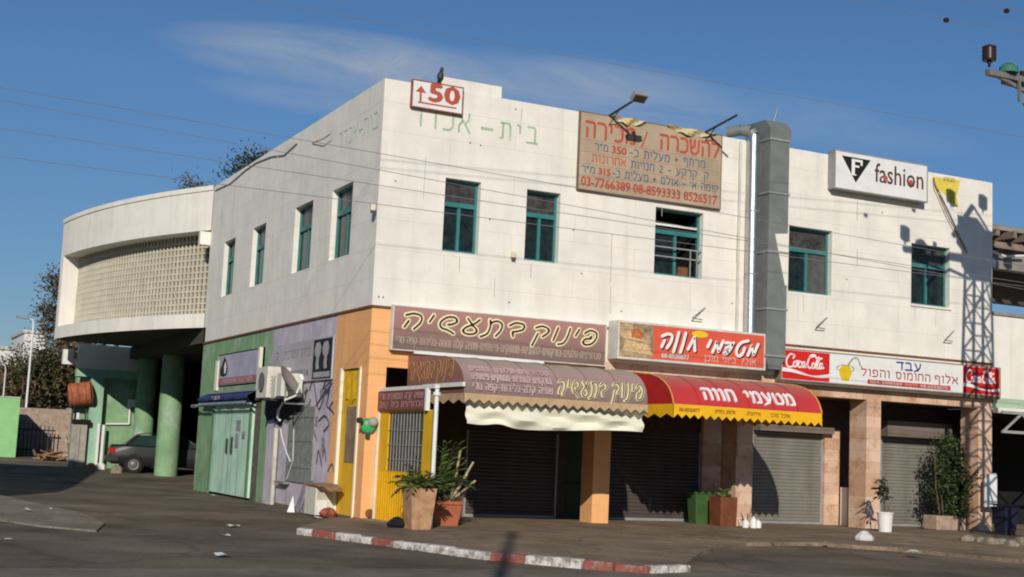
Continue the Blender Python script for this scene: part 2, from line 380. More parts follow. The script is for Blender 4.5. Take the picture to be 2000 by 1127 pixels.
def put_strokes(mb, s, pl, a0, a1, b0, b1, w, h=.006, gl=GL, slant=0, gap=.2, heb=True, curve=True, dx=0, dy=0):
    """b0..b1 = base line to cap height of the letters"""
    seq = s[::-1] if heb else s
    tot = sum(gl[c][0] for c in seq)+gap*(len(seq)-1)
    sx = (a1-a0)/tot; sy = (b1-b0); x = 0
    for c in seq:
        gw, st = gl[c]
        for l in st:
            p = [(a0+(x+q[0])*sx+slant*q[1]*sy+dx, b0+q[1]*sy+dy) for q in l]
            stroke(mb, smooth_line(p) if curve else p, pl, w, h)
        x += gw+gap
def put_heb(mb, s, pl, a0, a1, b0, b1, h=.004, w=None):
    put_strokes(mb, rev(s), pl, a0, a1, b0+.12*(b1-b0), b1, w or (b1-b0)*.15, h, GL, 0, .26, heb=False, curve=False)
def cola(mb, pl, a0, a1, b0, b1, w, h=.006):
    """the flowing script of the soft-drink panel"""
    st = [
     [(.22,.86),(.10,.92),(.0,.6),(.0,.25),(.08,.05),(.2,.12)], [(.17,.9),(.22,.78),(.19,.66)],
     [(.27,.45),(.22,.38),(.22,.15),(.28,.1),(.32,.3),(.28,.45),(.36,.5)],
     [(.44,.45),(.38,.42),(.36,.15),(.42,.1),(.47,.2)],
     [(.55,.45),(.49,.42),(.47,.15),(.52,.12),(.56,.35),(.56,.15),(.6,.12)], [(.58,.3),(.66,.32)],
     [(.86,.98),(.74,.95),(.66,.6),(.66,.25),(.72,.08),(.8,.2)], [(.7,.8),(.85,.9),(.95,.72),(1.08,.8)],
     [(.85,.45),(.8,.38),(.8,.15),(.85,.1),(.89,.3),(.85,.45)],
     [(.93,.1),(.92,.5),(.97,.85),(1.0,.7),(.95,.35),(.95,.1),(1.0,.12)],
     [(1.1,.45),(1.04,.42),(1.02,.15),(1.07,.12),(1.11,.35),(1.11,.15),(1.16,.18)],
    ]
    for l in st:
        p = [(a0+q[0]/1.16*(a1-a0)+.16*(q[1])*(b1-b0)*.5, b0+q[1]*(b1-b0)) for q in l]
        stroke(mb, smooth_line(p), pl, w, h)

# ================================================================== SETTING: ground, road, pavement
asphalt = mat('asphalt', (.198, .158, .112), .92, .24, .45, .5, streak=0, fine=55)
pavemat = mat('worn_pavement', (.33, .245, .16), .9, .20, .7, .4, fine=40)
oldconc = mat('worn_concrete', (.30, .255, .195), .9, .16, 1.1, .35)
gravel = mat('near_verge', (.21, .18, .14), .95, .2, 1.5, .6, fine=70)
def groundmat(m, crack_scale, crack_w, patch_scale, dark, light, tile=None):
    t = m.node_tree; n = t.nodes; l = t.links; b = n['Principled BSDF']; out = b.inputs['Base Color'].links[0].from_socket
    co = n.new('ShaderNodeTexCoord'); wn_ = n.new('ShaderNodeTexNoise'); wn_.inputs['Scale'].default_value = 1.1; wn_.inputs['Detail'].default_value = 6; l.new(co.outputs['Object'], wn_.inputs['Vector'])
    ds = n.new('ShaderNodeMix'); ds.data_type = 'RGBA'; ds.blend_type = 'ADD'; ds.inputs['Factor'].default_value = .55; l.new(co.outputs['Object'], ds.inputs['A']); l.new(wn_.outputs['Color'], ds.inputs['B'])
    def mul(fac_sock, col, lo, hi, inv=False):
        nonlocal out
        r = n.new('ShaderNodeValToRGB'); r.color_ramp.elements[0].position = lo; r.color_ramp.elements[1].position = hi
        r.color_ramp.elements[0].color = (*col, 1) if not inv else (1,1,1,1); r.color_ramp.elements[1].color = (1,1,1,1) if not inv else (*col, 1)
        l.new(fac_sock, r.inputs['Fac']); x = n.new('ShaderNodeMix'); x.data_type = 'RGBA'; x.blend_type = 'MULTIPLY'; x.inputs['Factor'].default_value = 1
        l.new(out, x.inputs['A']); l.new(r.outputs['Color'], x.inputs['B']); out = x.outputs['Result']
    v = n.new('ShaderNodeTexVoronoi'); v.feature = 'DISTANCE_TO_EDGE'; v.inputs['Scale'].default_value = crack_scale; l.new(ds.outputs['Result'], v.inputs['Vector'])
    mul(v.outputs['Distance'], (.76,.74,.72), crack_w*.3, crack_w)
    n2 = n.new('ShaderNodeTexNoise'); n2.inputs['Scale'].default_value = patch_scale; n2.inputs['Detail'].default_value = 8; n2.inputs['Roughness'].default_value = .6; l.new(co.outputs['Object'], n2.inputs['Vector'])
    mul(n2.outputs['Fac'], (dark,)*3, .40, .47); mul(n2.outputs['Fac'], (light, light*.985, light*.95), .55, .62, True)
    n3 = n.new('ShaderNodeTexNoise'); n3.inputs['Scale'].default_value = 18; n3.inputs['Detail'].default_value = 7; n3.inputs['Roughness'].default_value = .75; l.new(co.outputs['Object'], n3.inputs['Vector']); mul(n3.outputs['Fac'], (.66,.65,.63), .40, .54)
    sp = n.new('ShaderNodeTexNoise'); sp.inputs['Scale'].default_value = 2.3; sp.inputs['Detail'].default_value = 3; l.new(co.outputs['Object'], sp.inputs['Vector']); mul(sp.outputs['Fac'], (.62,.60,.58), .27, .33)
    if tile:
        br = n.new('ShaderNodeTexBrick'); br.inputs['Scale'].default_value = 1; br.inputs['Brick Width'].default_value = tile; br.inputs['Row Height'].default_value = tile; br.offset = 0; br.inputs['Mortar Size'].default_value = .012; br.inputs['Mortar Smooth'].default_value = .6
        br.inputs['Color1'].default_value = (1,1,1,1); br.inputs['Color2'].default_value = (.88,.87,.86,1); br.inputs['Mortar'].default_value = (.66,.63,.6,1); l.new(co.outputs['Object'], br.inputs['Vector'])
        x = n.new('ShaderNodeMix'); x.data_type = 'RGBA'; x.blend_type = 'MULTIPLY'; x.inputs['Factor'].default_value = .8; l.new(out, x.inputs['A']); l.new(br.outputs['Color'], x.inputs['B']); out = x.outputs['Result']
    l.new(out, b.inputs['Base Color'])
groundmat(asphalt, .33, .022, .22, .84, 1.22); groundmat(pavemat, .5, .02, .5, .8, 1.2, .9); groundmat(oldconc, .6, .02, .8, .82, 1.15)
g = MB()
ys = [-400,-60,-30,-20,-12,-6,0,5,10,14]+[14+2*i for i in range(1,11)]+[60,120,400,2500]
xs = [-2500,-300,-60,-30,-15,-8,-4,0,4,8,15,30,60,300,2500]
g.grid([[(x, y, gz(y)) for x in xs] for y in ys])
kind(g.build('ground', asphalt), 'structure')
PZ = .07
kerb_path = [G(580,1040,.03), G(740,1060,.04), G(950,1087,.05), G(1140,1104,.05), G(1270,1115,.05), G(1350,1112,.05)]
kp = [(p.x, p.y) for p in kerb_path]
pv = [(0.0,-.0),(-.55,.25),(-1.2,-1.2),(-2.2,-3.0)]+[(x+.10, y+.10) for x, y in kp[:-1]]+[(kp[-1][0]+.15,kp[-1][1]+.4),(3.2,-7.4),(5.6,-5.3),(7.4,-5.0),(8.4,-6.2),(9.2,-9.4),(14,-12),(45,-13),(45,6),(0.0,6)]
p = MB(); p.prism([(x, y, -.02) for x, y in pv], (0,0,PZ+.02)); kind(p.build('pavement', pavemat), 'structure')
p = MB(); isl = [(-6.1,7.2),(-5.75,4.2),(-5.3,.8),(-5.35,-2.2),(-5.8,-4.1),(-6.5,-3.2),(-7.4,-.6),(-10,3),(-14,9)]
p.prism([(x, y, -.02) for x, y in isl], (0,0,.05)); kind(p.build('traffic_island', oldconc), 'structure')
p = MB(); p.prism([(-14,-10.25,-.02),(-14,-19,-.02),(8,-19,-.02),(4,-10.9,-.02),(-1.5,-10.05,-.02)], (0,0,.035)); kind(p.build('near_pavement', gravel), 'structure')

# kerb stones, alternately red and white
kred = mat('worn_red_kerb_paint', (.33,.075,.05), .85, .3, 9, .5, col2=(.17,.09,.07), wear=((.26,.22,.18), .52, .60, 6))
kwht = mat('worn_white_kerb_paint', (.66,.64,.60), .85, .22, 9, .5, col2=(.40,.37,.33), wear=((.26,.22,.18), .50, .58, 6))
segs = [(580,612,'w'),(612,658,'r'),(658,696,'w'),(696,726,'w'),(726,772,'r'),(772,816,'w'),(822,880,'w'),(880,952,'w'),(955,1026,'r'),(1026,1080,'w'),(1080,1138,'w'),(1138,1200,'r'),(1200,1268,'r'),(1272,1306,'w'),(1306,1350,'w')]
def on_kerb(px):
    d = [kp[0]]
    pxs = [580,740,950,1140,1270,1350]
    for i in range(5):
        if pxs[i] <= px <= pxs[i+1]:
            # along the stone row, perspective-correct enough for short spans
            t = (px-pxs[i])/(pxs[i+1]-pxs[i]); return Vector((kp[i][0]*(1-t)+kp[i+1][0]*t, kp[i][1]*(1-t)+kp[i+1][1]*t, 0))
KL = ['broken white stone at the far end of the painted kerb', 'dark red kerb stone second from the far end of the kerb', 'white kerb stone just before the dark red one by the corner', 'white kerb stone beside the red stone below the tall planter',
      'red kerb stone straight below the tall stone planter', 'white kerb stone next to the red stone below the tall planter', 'long white kerb stone below the terracotta pot', 'long white kerb stone crossed by the thin pole shadow',
      'red kerb stone just past the pole shadow', 'clean white stone next to the red one past the pole shadow', 'chipped white kerb stone between a white and a red one', 'first of two red kerb stones near the rounded kerb end',
      'red kerb stone with white paint worn along it', 'white stone starting the rounded kerb nose', 'last white stone at the rounded tip of the kerb']
for i, (a, b, c) in enumerate(segs):
    A, B = on_kerb(a+1.5), on_kerb(b-1.5); d = (B-A).normalized(); n = Vector((-d.y, d.x, 0))
    if n.y < 0: n = -n
    m = MB(); hh = .115+random.uniform(-.012,.012); j = random.uniform(-.02,.02)
    m.obox(A+n*j, d, n, Vector((0,0,1)), 0, (B-A).length, -.02, .16, -.03, hh)
    o = m.build('kerb_stone', kwht if c == 'w' else kred, origin=(A.x, A.y, 0), bevel=.025)
    tag(o, KL[i], 'kerb stone', 'red and white kerb stones along the pavement')

# ================================================================== THE BUILDING
ZB, ZT, ZC = 4.39, 9.16, 3.2          # white wall starts, roof line, arcade ceiling
XE = 17.15                            # right end of the front
bld = T('commercial_building', 'two-storey white corner building with painted shop fronts and a curved wing', 'building', (0,0,0))

def holed(mb, pl, u0, u1, v0, v1, holes, depth):
    """a wall sheet with rectangular openings and their reveals; depth goes inwards"""
    us = sorted({u0, u1, *[h[0] for h in holes], *[h[1] for h in holes]}); vs = sorted({v0, v1, *[h[2] for h in holes], *[h[3] for h in holes]})
    for a, b in zip(us[:-1], us[1:]):
        for c, d in zip(vs[:-1], vs[1:]):
            mu, mv = (a+b)/2, (c+d)/2
            if any(h[0] < mu < h[1] and h[2] < mv < h[3] for h in holes): continue
            mb.poly([pl.at(a,c), pl.at(b,c), pl.at(b,d), pl.at(a,d)])
    for a, b, c, d in holes:
        for q in (((a,c),(b,c)),((b,c),(b,d)),((b,d),(a,d)),((a,d),(a,c))):
            mb.poly([pl.at(*q[0]), pl.at(*q[1]), pl.at(*q[1],-depth), pl.at(*q[0],-depth)])
PF = Plane((0,0,0), (1,0,0), (0,0,1))          # front: u = x, v = z, n = -y
PS = Plane((0,0,0), (0,-1,0), (0,0,1))         # side: u = -y, v = z, n = -x
FW = [(1.49,2.32,5.67,7.24),(3.43,4.26,5.68,7.24),(6.74,8.05,5.70,7.25),(10.53,11.84,5.66,7.26),(14.38,15.67,5.70,7.25)]
SW = [(-3.0,-1.62,5.62,7.23),(-5.83,-4.42,5.61,7.24),(-9.65,-8.40,5.62,7.23),(-12.72,-11.50,5.61,7.22)]
YE = 14.5
w = MB()
holed(w, PF, 0, XE, ZB, ZT, FW, .24); holed(w, PS, -YE, 0, ZB, ZT, SW, .24)
# parapet coping and its inner face, roof, underside lip
w.box(.0,XE,.0,.22,ZT,ZT+.002) if False else None
w.poly([(0,0,ZT),(XE,0,ZT),(XE,.25,ZT),(.25,.25,ZT),(.25,YE,ZT),(0,YE,ZT)])
w.poly([(.25,.25,ZT),(XE,.25,ZT),(XE,.25,8.4),(.25,.25,8.4)]); w.poly([(.25,.25,ZT),(.25,YE,ZT),(.25,YE,8.4),(.25,.25,8.4)])
w.poly([(XE,0,ZB),(XE,30,ZB),(XE,30,8.4),(XE,.25,8.4),(XE,.25,ZT),(XE,0,ZT)])
w.poly([(0,0,ZB),(XE,0,ZB),(XE,.3,ZB),(.3,.3,ZB),(.3,YE,ZB),(0,YE,ZB)])
w.build('upper_wall', plaster, bld)
part('roof', concrete, bld, lambda b: (b.box(.25,XE-.003,.25,30,8.2,8.4), b.box(1.36,2.75,.06,2.2,ZT+.004,9.32)))
# the raised parapet block behind the number sign is plaster
part('parapet_block', plaster2, bld, lambda b: b.box(1.30,2.72,.03,.26,ZT-.3+.31,9.42))
# ground floor painted walls ------------------------------------------------
part('orange_corner', orange, bld, lambda b: (
    b.prism([(.012,.012,0),(.40,.012,0),(.40,.45,0),(.012,.45,0)],(0,0,ZB-.002)),          # corner pier
    b.box(.012,.30,.45,1.66,3.12,ZB-.002), b.box(.012,.30,1.66,2.18,0,ZB-.002),            # over and beside the yellow side door
    b.box(.40,5.52,.012,.30,3.14,ZB-.002)))                                               # band over the terrace
part('fascia', marble, bld, lambda b: (b.box(5.52,XE,.012,.30,ZC,3.62), b.box(XE-.9,XE,.012,.3,3.62,ZB-.002)))
part('fascia_panel', plaster2, bld, lambda b: b.box(5.52,XE-.9,.012,.28,3.62,ZB-.002))
part('dark_edge_strip', rust, bld, lambda b: (b.box(.0,XE,-.02,.012,ZB-.05,ZB-.003), b.box(-.02,.012,-.02,YE,ZB-.05,ZB-.003)))
part('purple_wall', purple, bld, lambda b: b.box(.016,.30,2.18,7.1,0,ZB-.002))
def gw(b):
    b.box(.018,.30,7.1,7.75,0,ZB-.002); b.box(.018,.30,12.65,YE,0,ZB-.002); b.box(.018,.30,7.75,12.65,3.92,ZB-.002)
    b.box(.018,.26,8.1,12.4,2.85,2.99)
part('green_wall', green, bld, gw)
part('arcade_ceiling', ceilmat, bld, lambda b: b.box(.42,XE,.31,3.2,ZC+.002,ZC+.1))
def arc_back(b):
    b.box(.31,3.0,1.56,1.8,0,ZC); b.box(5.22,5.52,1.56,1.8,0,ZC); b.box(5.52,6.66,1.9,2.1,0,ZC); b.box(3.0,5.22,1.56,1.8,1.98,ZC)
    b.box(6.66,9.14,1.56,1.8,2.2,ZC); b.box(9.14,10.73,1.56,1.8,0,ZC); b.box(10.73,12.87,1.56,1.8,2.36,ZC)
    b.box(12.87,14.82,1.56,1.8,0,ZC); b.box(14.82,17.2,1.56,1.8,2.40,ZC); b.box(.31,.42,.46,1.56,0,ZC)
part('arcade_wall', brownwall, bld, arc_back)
part('recessed_door', mat('dark_green_door', (.035,.06,.03), .6), bld, lambda b: (b.box(5.56,6.1,1.86,1.9,.9,2.5), b.box(5.52,6.5,1.8,1.86,0,.85)))
# pillars
part('pillar', orange, bld, lambda b: b.box(5.35,5.77,.0,.52,0,ZC))
for x0, x1, y0, y1 in ((9.15,9.61,.0,.62),(13.0,13.45,-.0,.62),(16.68,XE,.0,.62)):
    part('pillar', marble, bld, lambda b: b.box(x0,x1,y0+.004,y1,0,ZC))
part('stone_pier', marble, bld, lambda b: (b.box(12.87,13.34,1.40,1.56,0,2.42)))
part('stone_pier', marble, bld, lambda b: (b.box(9.2,10.68,1.45,1.56,0,ZC)))
# roller shutters: ribbed sheets, guide rails and box
def shutter(x0, x1, z0, z1, y, m, box=None):
    b = MB(); rows = []; z = z0; k = 0
    while z < z1-.001:
        for dz, dy in ((0,0),(.015,-.022),(.055,-.026),(.078,-.004)):
            rows.append([(x0, y+dy, min(z+dz, z1)), (x1, y+dy, min(z+dz, z1))])
        z += .085
    b.grid(rows); o = b.build('roller_shutter', m, bld)
    c = MB(); c.box(x0-.05,x0,y-.05,y+.05,0,z1); c.box(x1,x1+.05,y-.05,y+.05,0,z1); c.box(x0,x1,y-.035,y+.01,z0-.06,z0); c.build('guide_rail', greymetal, o)
    if box: d = MB(); d.box(*box); d.build('shutter_box', brownwall if m is shutterdark else mat('shutter_box_paint', (.20,.16,.13), .6, .1), o)
    return o
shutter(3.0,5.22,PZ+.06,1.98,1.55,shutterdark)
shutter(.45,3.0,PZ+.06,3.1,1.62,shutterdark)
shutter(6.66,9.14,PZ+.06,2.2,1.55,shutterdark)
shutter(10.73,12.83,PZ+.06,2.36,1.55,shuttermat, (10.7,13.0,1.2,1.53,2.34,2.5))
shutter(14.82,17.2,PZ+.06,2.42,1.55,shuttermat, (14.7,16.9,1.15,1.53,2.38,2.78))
# windows ------------------------------------------------------------------
def window(pl, u0, u1, v0, v1, d, trans=.66, kindw=0, right=None):
    """kindw 0 two sashes below a fixed light; 1 open and broken; 2 narrow open"""
    f = MB(); t = .055; vt = v0+(v1-v0)*trans; um = (u0+u1)/2
    def bx(m, a, b, c, e, h0, h1):
        m.add([pl.at(a,c,h0),pl.at(b,c,h0),pl.at(b,e,h0),pl.at(a,e,h0),pl.at(a,c,h1),pl.at(b,c,h1),pl.at(b,e,h1),pl.at(a,e,h1)],
              [(3,2,1,0),(4,5,6,7),(0,1,5,4),(1,2,6,5),(2,3,7,6),(3,0,4,7)])
    bx(f,u0,u0+t,v0,v1,-d,-d+.07); bx(f,u1-t,u1,v0,v1,-d,-d+.07); bx(f,u0+t,u1-t,v1-t,v1,-d,-d+.07); bx(f,u0+t,u1-t,v0,v0+t,-d,-d+.085)
    bx(f,u0+t,u1-t,vt-.05,vt+.05,-d,-d+.08); bx(f,um-.035,um+.035,v0+t,vt-.05,-d,-d+.06)
    o = f.build('window', teal, bld)
    g1 = MB(); bx(g1,u0+t,um-.035,v0+t,vt-.05,-d+.01,-d+.02); g1.build('pane', glass, o)
    if kindw != 1:
        g1 = MB(); bx(g1,um+.035,u1-t,v0+t,vt-.05,-d+.015,-d+.03); g1.build('pane', right or glass, o)
        g1 = MB(); bx(g1,u0+t,u1-t,vt+.05,v1-t,-d+.01,-d+.02); g1.build('pane', glassup, o)
    else:
        bk = MB(); bx(bk,u0,u1,v0,v1,-d-1.2,-d-1.1); bx(bk,u0,u0+.02,v0,v1,-d-1.1,-d-.0); bx(bk,u1-.02,u1,v0,v1,-d-1.1,-d); bx(bk,u0,u1,v1-.02,v1,-d-1.1,-d); bx(bk,u0,u1,v0,v0+.02,-d-1.1,-d); bk.build('dark_room', darkmat, o)
        rl = MB(); bx(rl,u0+t,u1-t,v1-.38,v1-.33,-d+.02,-d+.05); rl.build('loose_slat', white, o)
        br = MB()
        for q in (.42,.28): bx(br,u0,u1,v0+(v1-v0)*q-.015,v0+(v1-v0)*q+.015,-.06,-.03)
        for q in (.76,.9): bx(br,u0+(u1-u0)*q,u0+(u1-u0)*q+.025,v0,v0+(v1-v0)*.42,-.06,-.035)
        br.build('window_bars', greymetal, o)
        cl = MB(); bx(cl,um+.2,u1-.1,v0+.06,v0+.32,-d-.5,-d-.1); cl.build('clutter', rust, o)
    return o
for i, h in enumerate(FW): window(PF, *h, .22, kindw=1 if i == 2 else 0, right=glassgrey if i == 3 else None)
for i, h in enumerate(SW): window(PS, *h, .20, right=glassgrey if i < 2 else None)
part('window_sill', plaster2, bld, lambda b: [b.box(h[0]-.04,h[1]+.04,-.035,.0-.002,h[2]-.06,h[2]-.002) for h in (FW[3],FW[4])][0] if False else b.box(FW[4][0]-.03,FW[4][1]+.05,-.04,-.003,FW[4][2]-.06,FW[4][2]-.01))
# painted name on the wall, front and side
PSW = Plane((0,3.1,0),(0,-1,0),(0,0,1))
for s_, pl_, a0, a1, b0, b1, ww, gp in (('אכדר', PF, .62, 2.0, 8.27, 8.68, .05, .28), ('-', PF, 2.28, 2.52, 8.27, 8.62, .07, .2), ('בית', PF, 2.72, 3.62, 8.27, 8.62, .05, .5), ('אכדר', PSW, .35, 1.55, 8.17, 8.5, .04, .3), ('-', PSW, 1.66, 1.86, 8.17, 8.5, .04, .3), ('בית', PSW, 1.98, 2.85, 8.17, 8.5, .04, .3)):
    b = MB(); put_strokes(b, s_, pl_, a0, a1, b0, b1, ww, .004, curve=False, gap=gp); b.build('painted_name', greenink, bld)
rs_ = random.Random(21)
def streaks(b):
    for x, z, l_ in ((1.0,7.6,.9),(1.9,5.6,.35),(5.6,6.5,1.1),(5.62,5.3,.6),(9.9-.9,6.9,.7),(12.6,8.1,.5),(12.62,6.9,.4),(6.9,7.3,.25),(11.0,5.6,.4),(11.7,5.6,.3),(15.2,5.6,.45),(14.5,5.65,.3),(3.6,5.6,.3),(4.9,9.0,.4),(3.2,9.0,.35),(2.75,5.2,.4)):
        w_ = rs_.uniform(.008,.02); b.box(x,x+w_,-.0035,-.0008,z-l_,z)
part('rust_streak', mat('streak_grey_brown', (.50,.46,.39), .9, .2, 4), bld, streaks)
part('bolt_hole', darkmetal, bld, lambda b: [b.box(x,x+.03,-.006,-.0008,z,z+.03) for x, z in ((2.0,8.05),(2.25,8.03),(.85,9.0),(3.05,8.95),(2.55,6.45),(4.6,6.45),(5.9,4.75),(3.1,4.7),(.22,4.55),(.12,4.55),(9.2-.3,5.2),(13.4,7.9),(12.3,6.1),(4.85,5.5),(.35,7.0))])
# cables and brackets fixed flat on the wall
part('wall_cable', greymetal, bld, lambda b: b.tube([S(420,372,-.02),S(450,358,-.02),S(480,332,-.02),S(500,318,-.02),S(530,306,-.02),S(555,303,-.02),S(580,280,-.02)], .018, 5))
part('downpipe', mat('old_pipe_paint', (.45,.43,.40), .7), bld, lambda b: b.cyl(PS.at(-7.7,ZB,.02),PS.at(-7.66,ZT-.02,.02),.018,n=6))
for a, c in ((645,262),(575,300)):
    part('rebar_stub', rust, bld, lambda b: b.tube([S(a-35,c+35*.5,-.02), S(a-15,c+10,-.12), S(a,c,-.1)], .012, 5)) if a == 645 else None

# ---- curved wing
CX, CY, CR = 23.64, 26.833, 26.674
def arc(y, r): return CX-math.sqrt(r*r-(y-CY)**2)
def arcp(t, r, y0=YE, y1=24.8):
    a0 = math.asin((y0-CY)/CR); a1 = math.asin((y1-CY)/CR); a = a0+(a1-a0)*t
    return (CX-r*math.cos(a), CY+r*math.sin(a))
NA = 40
def band(b, r, z0, z1, t0=0, t1=1, cap=True, rin=None):
    for i in range(NA):
        p, q = arcp(t0+(t1-t0)*i/NA, r), arcp(t0+(t1-t0)*(i+1)/NA, r)
        b.poly([(*q,z0),(*p,z0),(*p,z1),(*q,z1)])
        if rin:
            p2, q2 = arcp(t0+(t1-t0)*i/NA, rin), arcp(t0+(t1-t0)*(i+1)/NA, rin)
            b.poly([(*p,z0),(*q,z0),(*q2,z0),(*p2,z0)]); b.poly([(*p,z1),(*p2,z1),(*q2,z1),(*q,z1)])
RI = CR-.62
wing = MB()
band(wing, CR, 7.82, 9.16, rin=RI); band(wing, CR, 4.84, 5.27, rin=RI); band(wing, CR+.035, 9.05, 9.2, rin=CR-.25)
# left end pier and return wall
tj = .962
band(wing, CR, 5.27, 7.82, tj, 1)
pj, pji = arcp(tj, CR), arcp(tj, RI); pe = arcp(1, CR)
wing.poly([(*pj,5.27),(*pji,5.27),(*pji,7.82),(*pj,7.82)])
wing.poly([(*pe,4.84),(pe[0]+.25,pe[1]+.35,4.84),(pe[0]+.25,pe[1]+.35,9.2),(*pe,9.2)]); wing.poly([(pe[0]+.25,pe[1]+.35,4.84),(3,26.5,4.84),(3,26.5,9.2),(pe[0]+.25,pe[1]+.35,9.2)])
# soffit and flat roof
wing.poly([(*arcp(i/NA,CR-.1),9.0) for i in range(NA+1)]+[(3,26.5,9.0),(3,YE,9.0)])
wing.build('curved_wing', plaster2, bld)
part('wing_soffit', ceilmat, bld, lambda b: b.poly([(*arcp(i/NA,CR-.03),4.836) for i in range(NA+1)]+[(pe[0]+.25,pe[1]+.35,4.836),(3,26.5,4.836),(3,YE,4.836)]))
# glass block wall of the wing: a lattice of ribs and the blocks set back between them
gb = MB(); RG = RI+.02
nb, nrw = 50, 13
for k in range(nb+1):
    t = tj*k/nb; p = arcp(t, RG+.05); q = arcp(t, RG); d = Vector((p[0]-CX, p[1]-CY, 0)).normalized(); tn = Vector((-d.y, d.x, 0))
    gb.obox((*q,5.27), d, tn, (0,0,1), 0, .055, -.026, .026, 0, 2.55)
for k in range(nrw+1):
    z = 5.27+2.55*k/nrw
    for i in range(NA):
        p, q = arcp(tj*i/NA, RG+.04), arcp(tj*(i+1)/NA, RG+.04); p2, q2 = arcp(tj*i/NA, RG), arcp(tj*(i+1)/NA, RG)
        gb.poly([(*q,z-.022),(*p,z-.022),(*p,z+.022),(*q,z+.022)]); gb.poly([(*p,z+.022),(*p2,z+.022),(*q2,z+.022),(*q,z+.022)]); gb.poly([(*p,z-.022),(*q,z-.022),(*q2,z-.022),(*p2,z-.022)])
gbo = gb.build('glass_block_window', mat('block_mortar', (.60,.56,.45), .8, .08, 2), bld)
pn = MB(); band(pn, RG, 5.27, 7.82, 0, tj)
pn.build('glass_blocks', mat('greenish_glass_block', (.24,.22,.15), .25, .3, 6, .3, spec=.4, col2=(.11,.10,.07)), gbo)
part('wing_ledge', plaster2, bld, lambda b: b.box(-.32,-.003,14.5,14.72,7.35,7.75))

# ---- carport under the wing: slab, columns, back walls
YB = 26.2
XB = lambda px, py=800: F(px, py, YB).x
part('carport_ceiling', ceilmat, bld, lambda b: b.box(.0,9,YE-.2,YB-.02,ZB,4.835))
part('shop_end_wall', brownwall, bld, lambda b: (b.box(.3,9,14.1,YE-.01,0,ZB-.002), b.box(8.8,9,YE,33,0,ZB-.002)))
for x, y, r_ in ((.78,22.0,.40),(F(279,850,25.4).x,25.4,.36),(5.2,22.0,.40)):
    part('column', green, bld, lambda b: b.cyl((x,y,gz(y)-.05),(x,y,ZB-.002),r_,n=28,cap=False), smooth=True)
x0b, x1b, zb = XB(150,735), XB(268), gz(YB)-.1
part('back_wall', green, bld, lambda b: b.box(x0b,x1b,YB,YB+.3,zb,3.62))
part('back_wall_top', plaster2, bld, lambda b: b.box(x0b,x1b,YB+.01,YB+.3,3.92,4.83))
part('back_beam', greenlt, bld, lambda b: b.box(x0b-.03,x1b,YB-.08,YB+.28,3.62,3.92))
part('carport_shade_walls', darkmat, bld, lambda b: (b.box(x1b,10,33,33.2,0,4.6), b.box(x1b-.2,x1b-.01,YB+.31,33,0,4.6), b.box(x1b,9,YB,33.2,4.40,4.6)))  # near-black walls put the carport's deep shade into the colour
part('corner_pillar', greenlt, bld, lambda b: b.box(XB(171),XB(196),YB-.42,YB-.01,zb,3.62))
part('dark_transom', darkmat, bld, lambda b: b.box(XB(151),XB(170),YB-.07,YB-.01,2.8,3.58))
part('wall_pipe', white, bld, lambda b: (b.tube([F(207,828,YB-.08),F(252,828,YB-.08),F(254,790,YB-.08)], .04, 6), b.box(XB(248),XB(262),YB-.22,YB-.05,F(255,795,YB).z,F(255,780,YB).z)))
part('narrow_door', white, bld, lambda b: (b.box(XB(189),XB(194),YB-.5,YB-.43,zb,F(190,828,YB).z), b.box(XB(198),XB(203),YB-.5,YB-.43,zb,F(200,830,YB).z)))

# ---- metal double door and its surround on the side (green)
door = MB()
door.obox((0,0,0),(0,-1,0),(0,0,1),(-1,0,0),-12.45,-8.35,.06,2.46,-.05,.03)
do = door.build('shop_door', mat('mint_door_paint', (.52,.76,.61), .6, .14, 1.3, .06, streak=.25, col2=(.40,.62,.48), wear=((.58,.62,.54), .55, .68, 1.3)), bld)
for u in (-10.45,):
    dl = MB(); dl.obox((0,0,0),(0,-1,0),(0,0,1),(-1,0,0),u-.012,u+.012,.08,2.44,.03,.036); dl.build('door_edge', mat('dark_green_gap', (.10,.18,.12), .7), do)
for u in (-12.4,-8.45): dl = MB(); dl.obox((0,0,0),(0,-1,0),(0,0,1),(-1,0,0),u-.05,u+.05,.06,2.46,.03,.075); dl.build('door_edge', MATS['dark_green_gap'], do)
h = MB(); h.obox((0,0,0),(0,-1,0),(0,0,1),(-1,0,0),-10.75,-10.62,1.15,1.55,.035,.07); h.build('handle', darkmetal, do); h = MB(); h.obox((0,0,0),(0,-1,0),(0,0,1),(-1,0,0),-10.25,-10.12,1.15,1.6,.035,.07); h.build('handle', darkmetal, do)
h = MB(); h.obox((0,0,0),(0,-1,0),(0,0,1),(-1,0,0),-9.9,-9.45,1.75,2.05,.032,.036); h.obox((0,0,0),(0,-1,0),(0,0,1),(-1,0,0),-9.9,-9.6,1.3,1.7,.032,.036); h.obox((0,0,0),(0,-1,0),(0,0,1),(-1,0,0),-9.25,-8.95,1.55,1.75,.032,.036); h.build('stuck_paper', mat('old_paper', (.36,.36,.38), .9, .4, 14), do)
part('side_gap', mat('grey_brick_infill', (.16,.14,.12), .9, .3, 9, .5), bld, lambda b: b.box(.03,.2,7.75,8.35,0,2.5))
part('door_backing', darkmat, bld, lambda b: b.box(.2,.28,7.76,12.64,0,3.9))
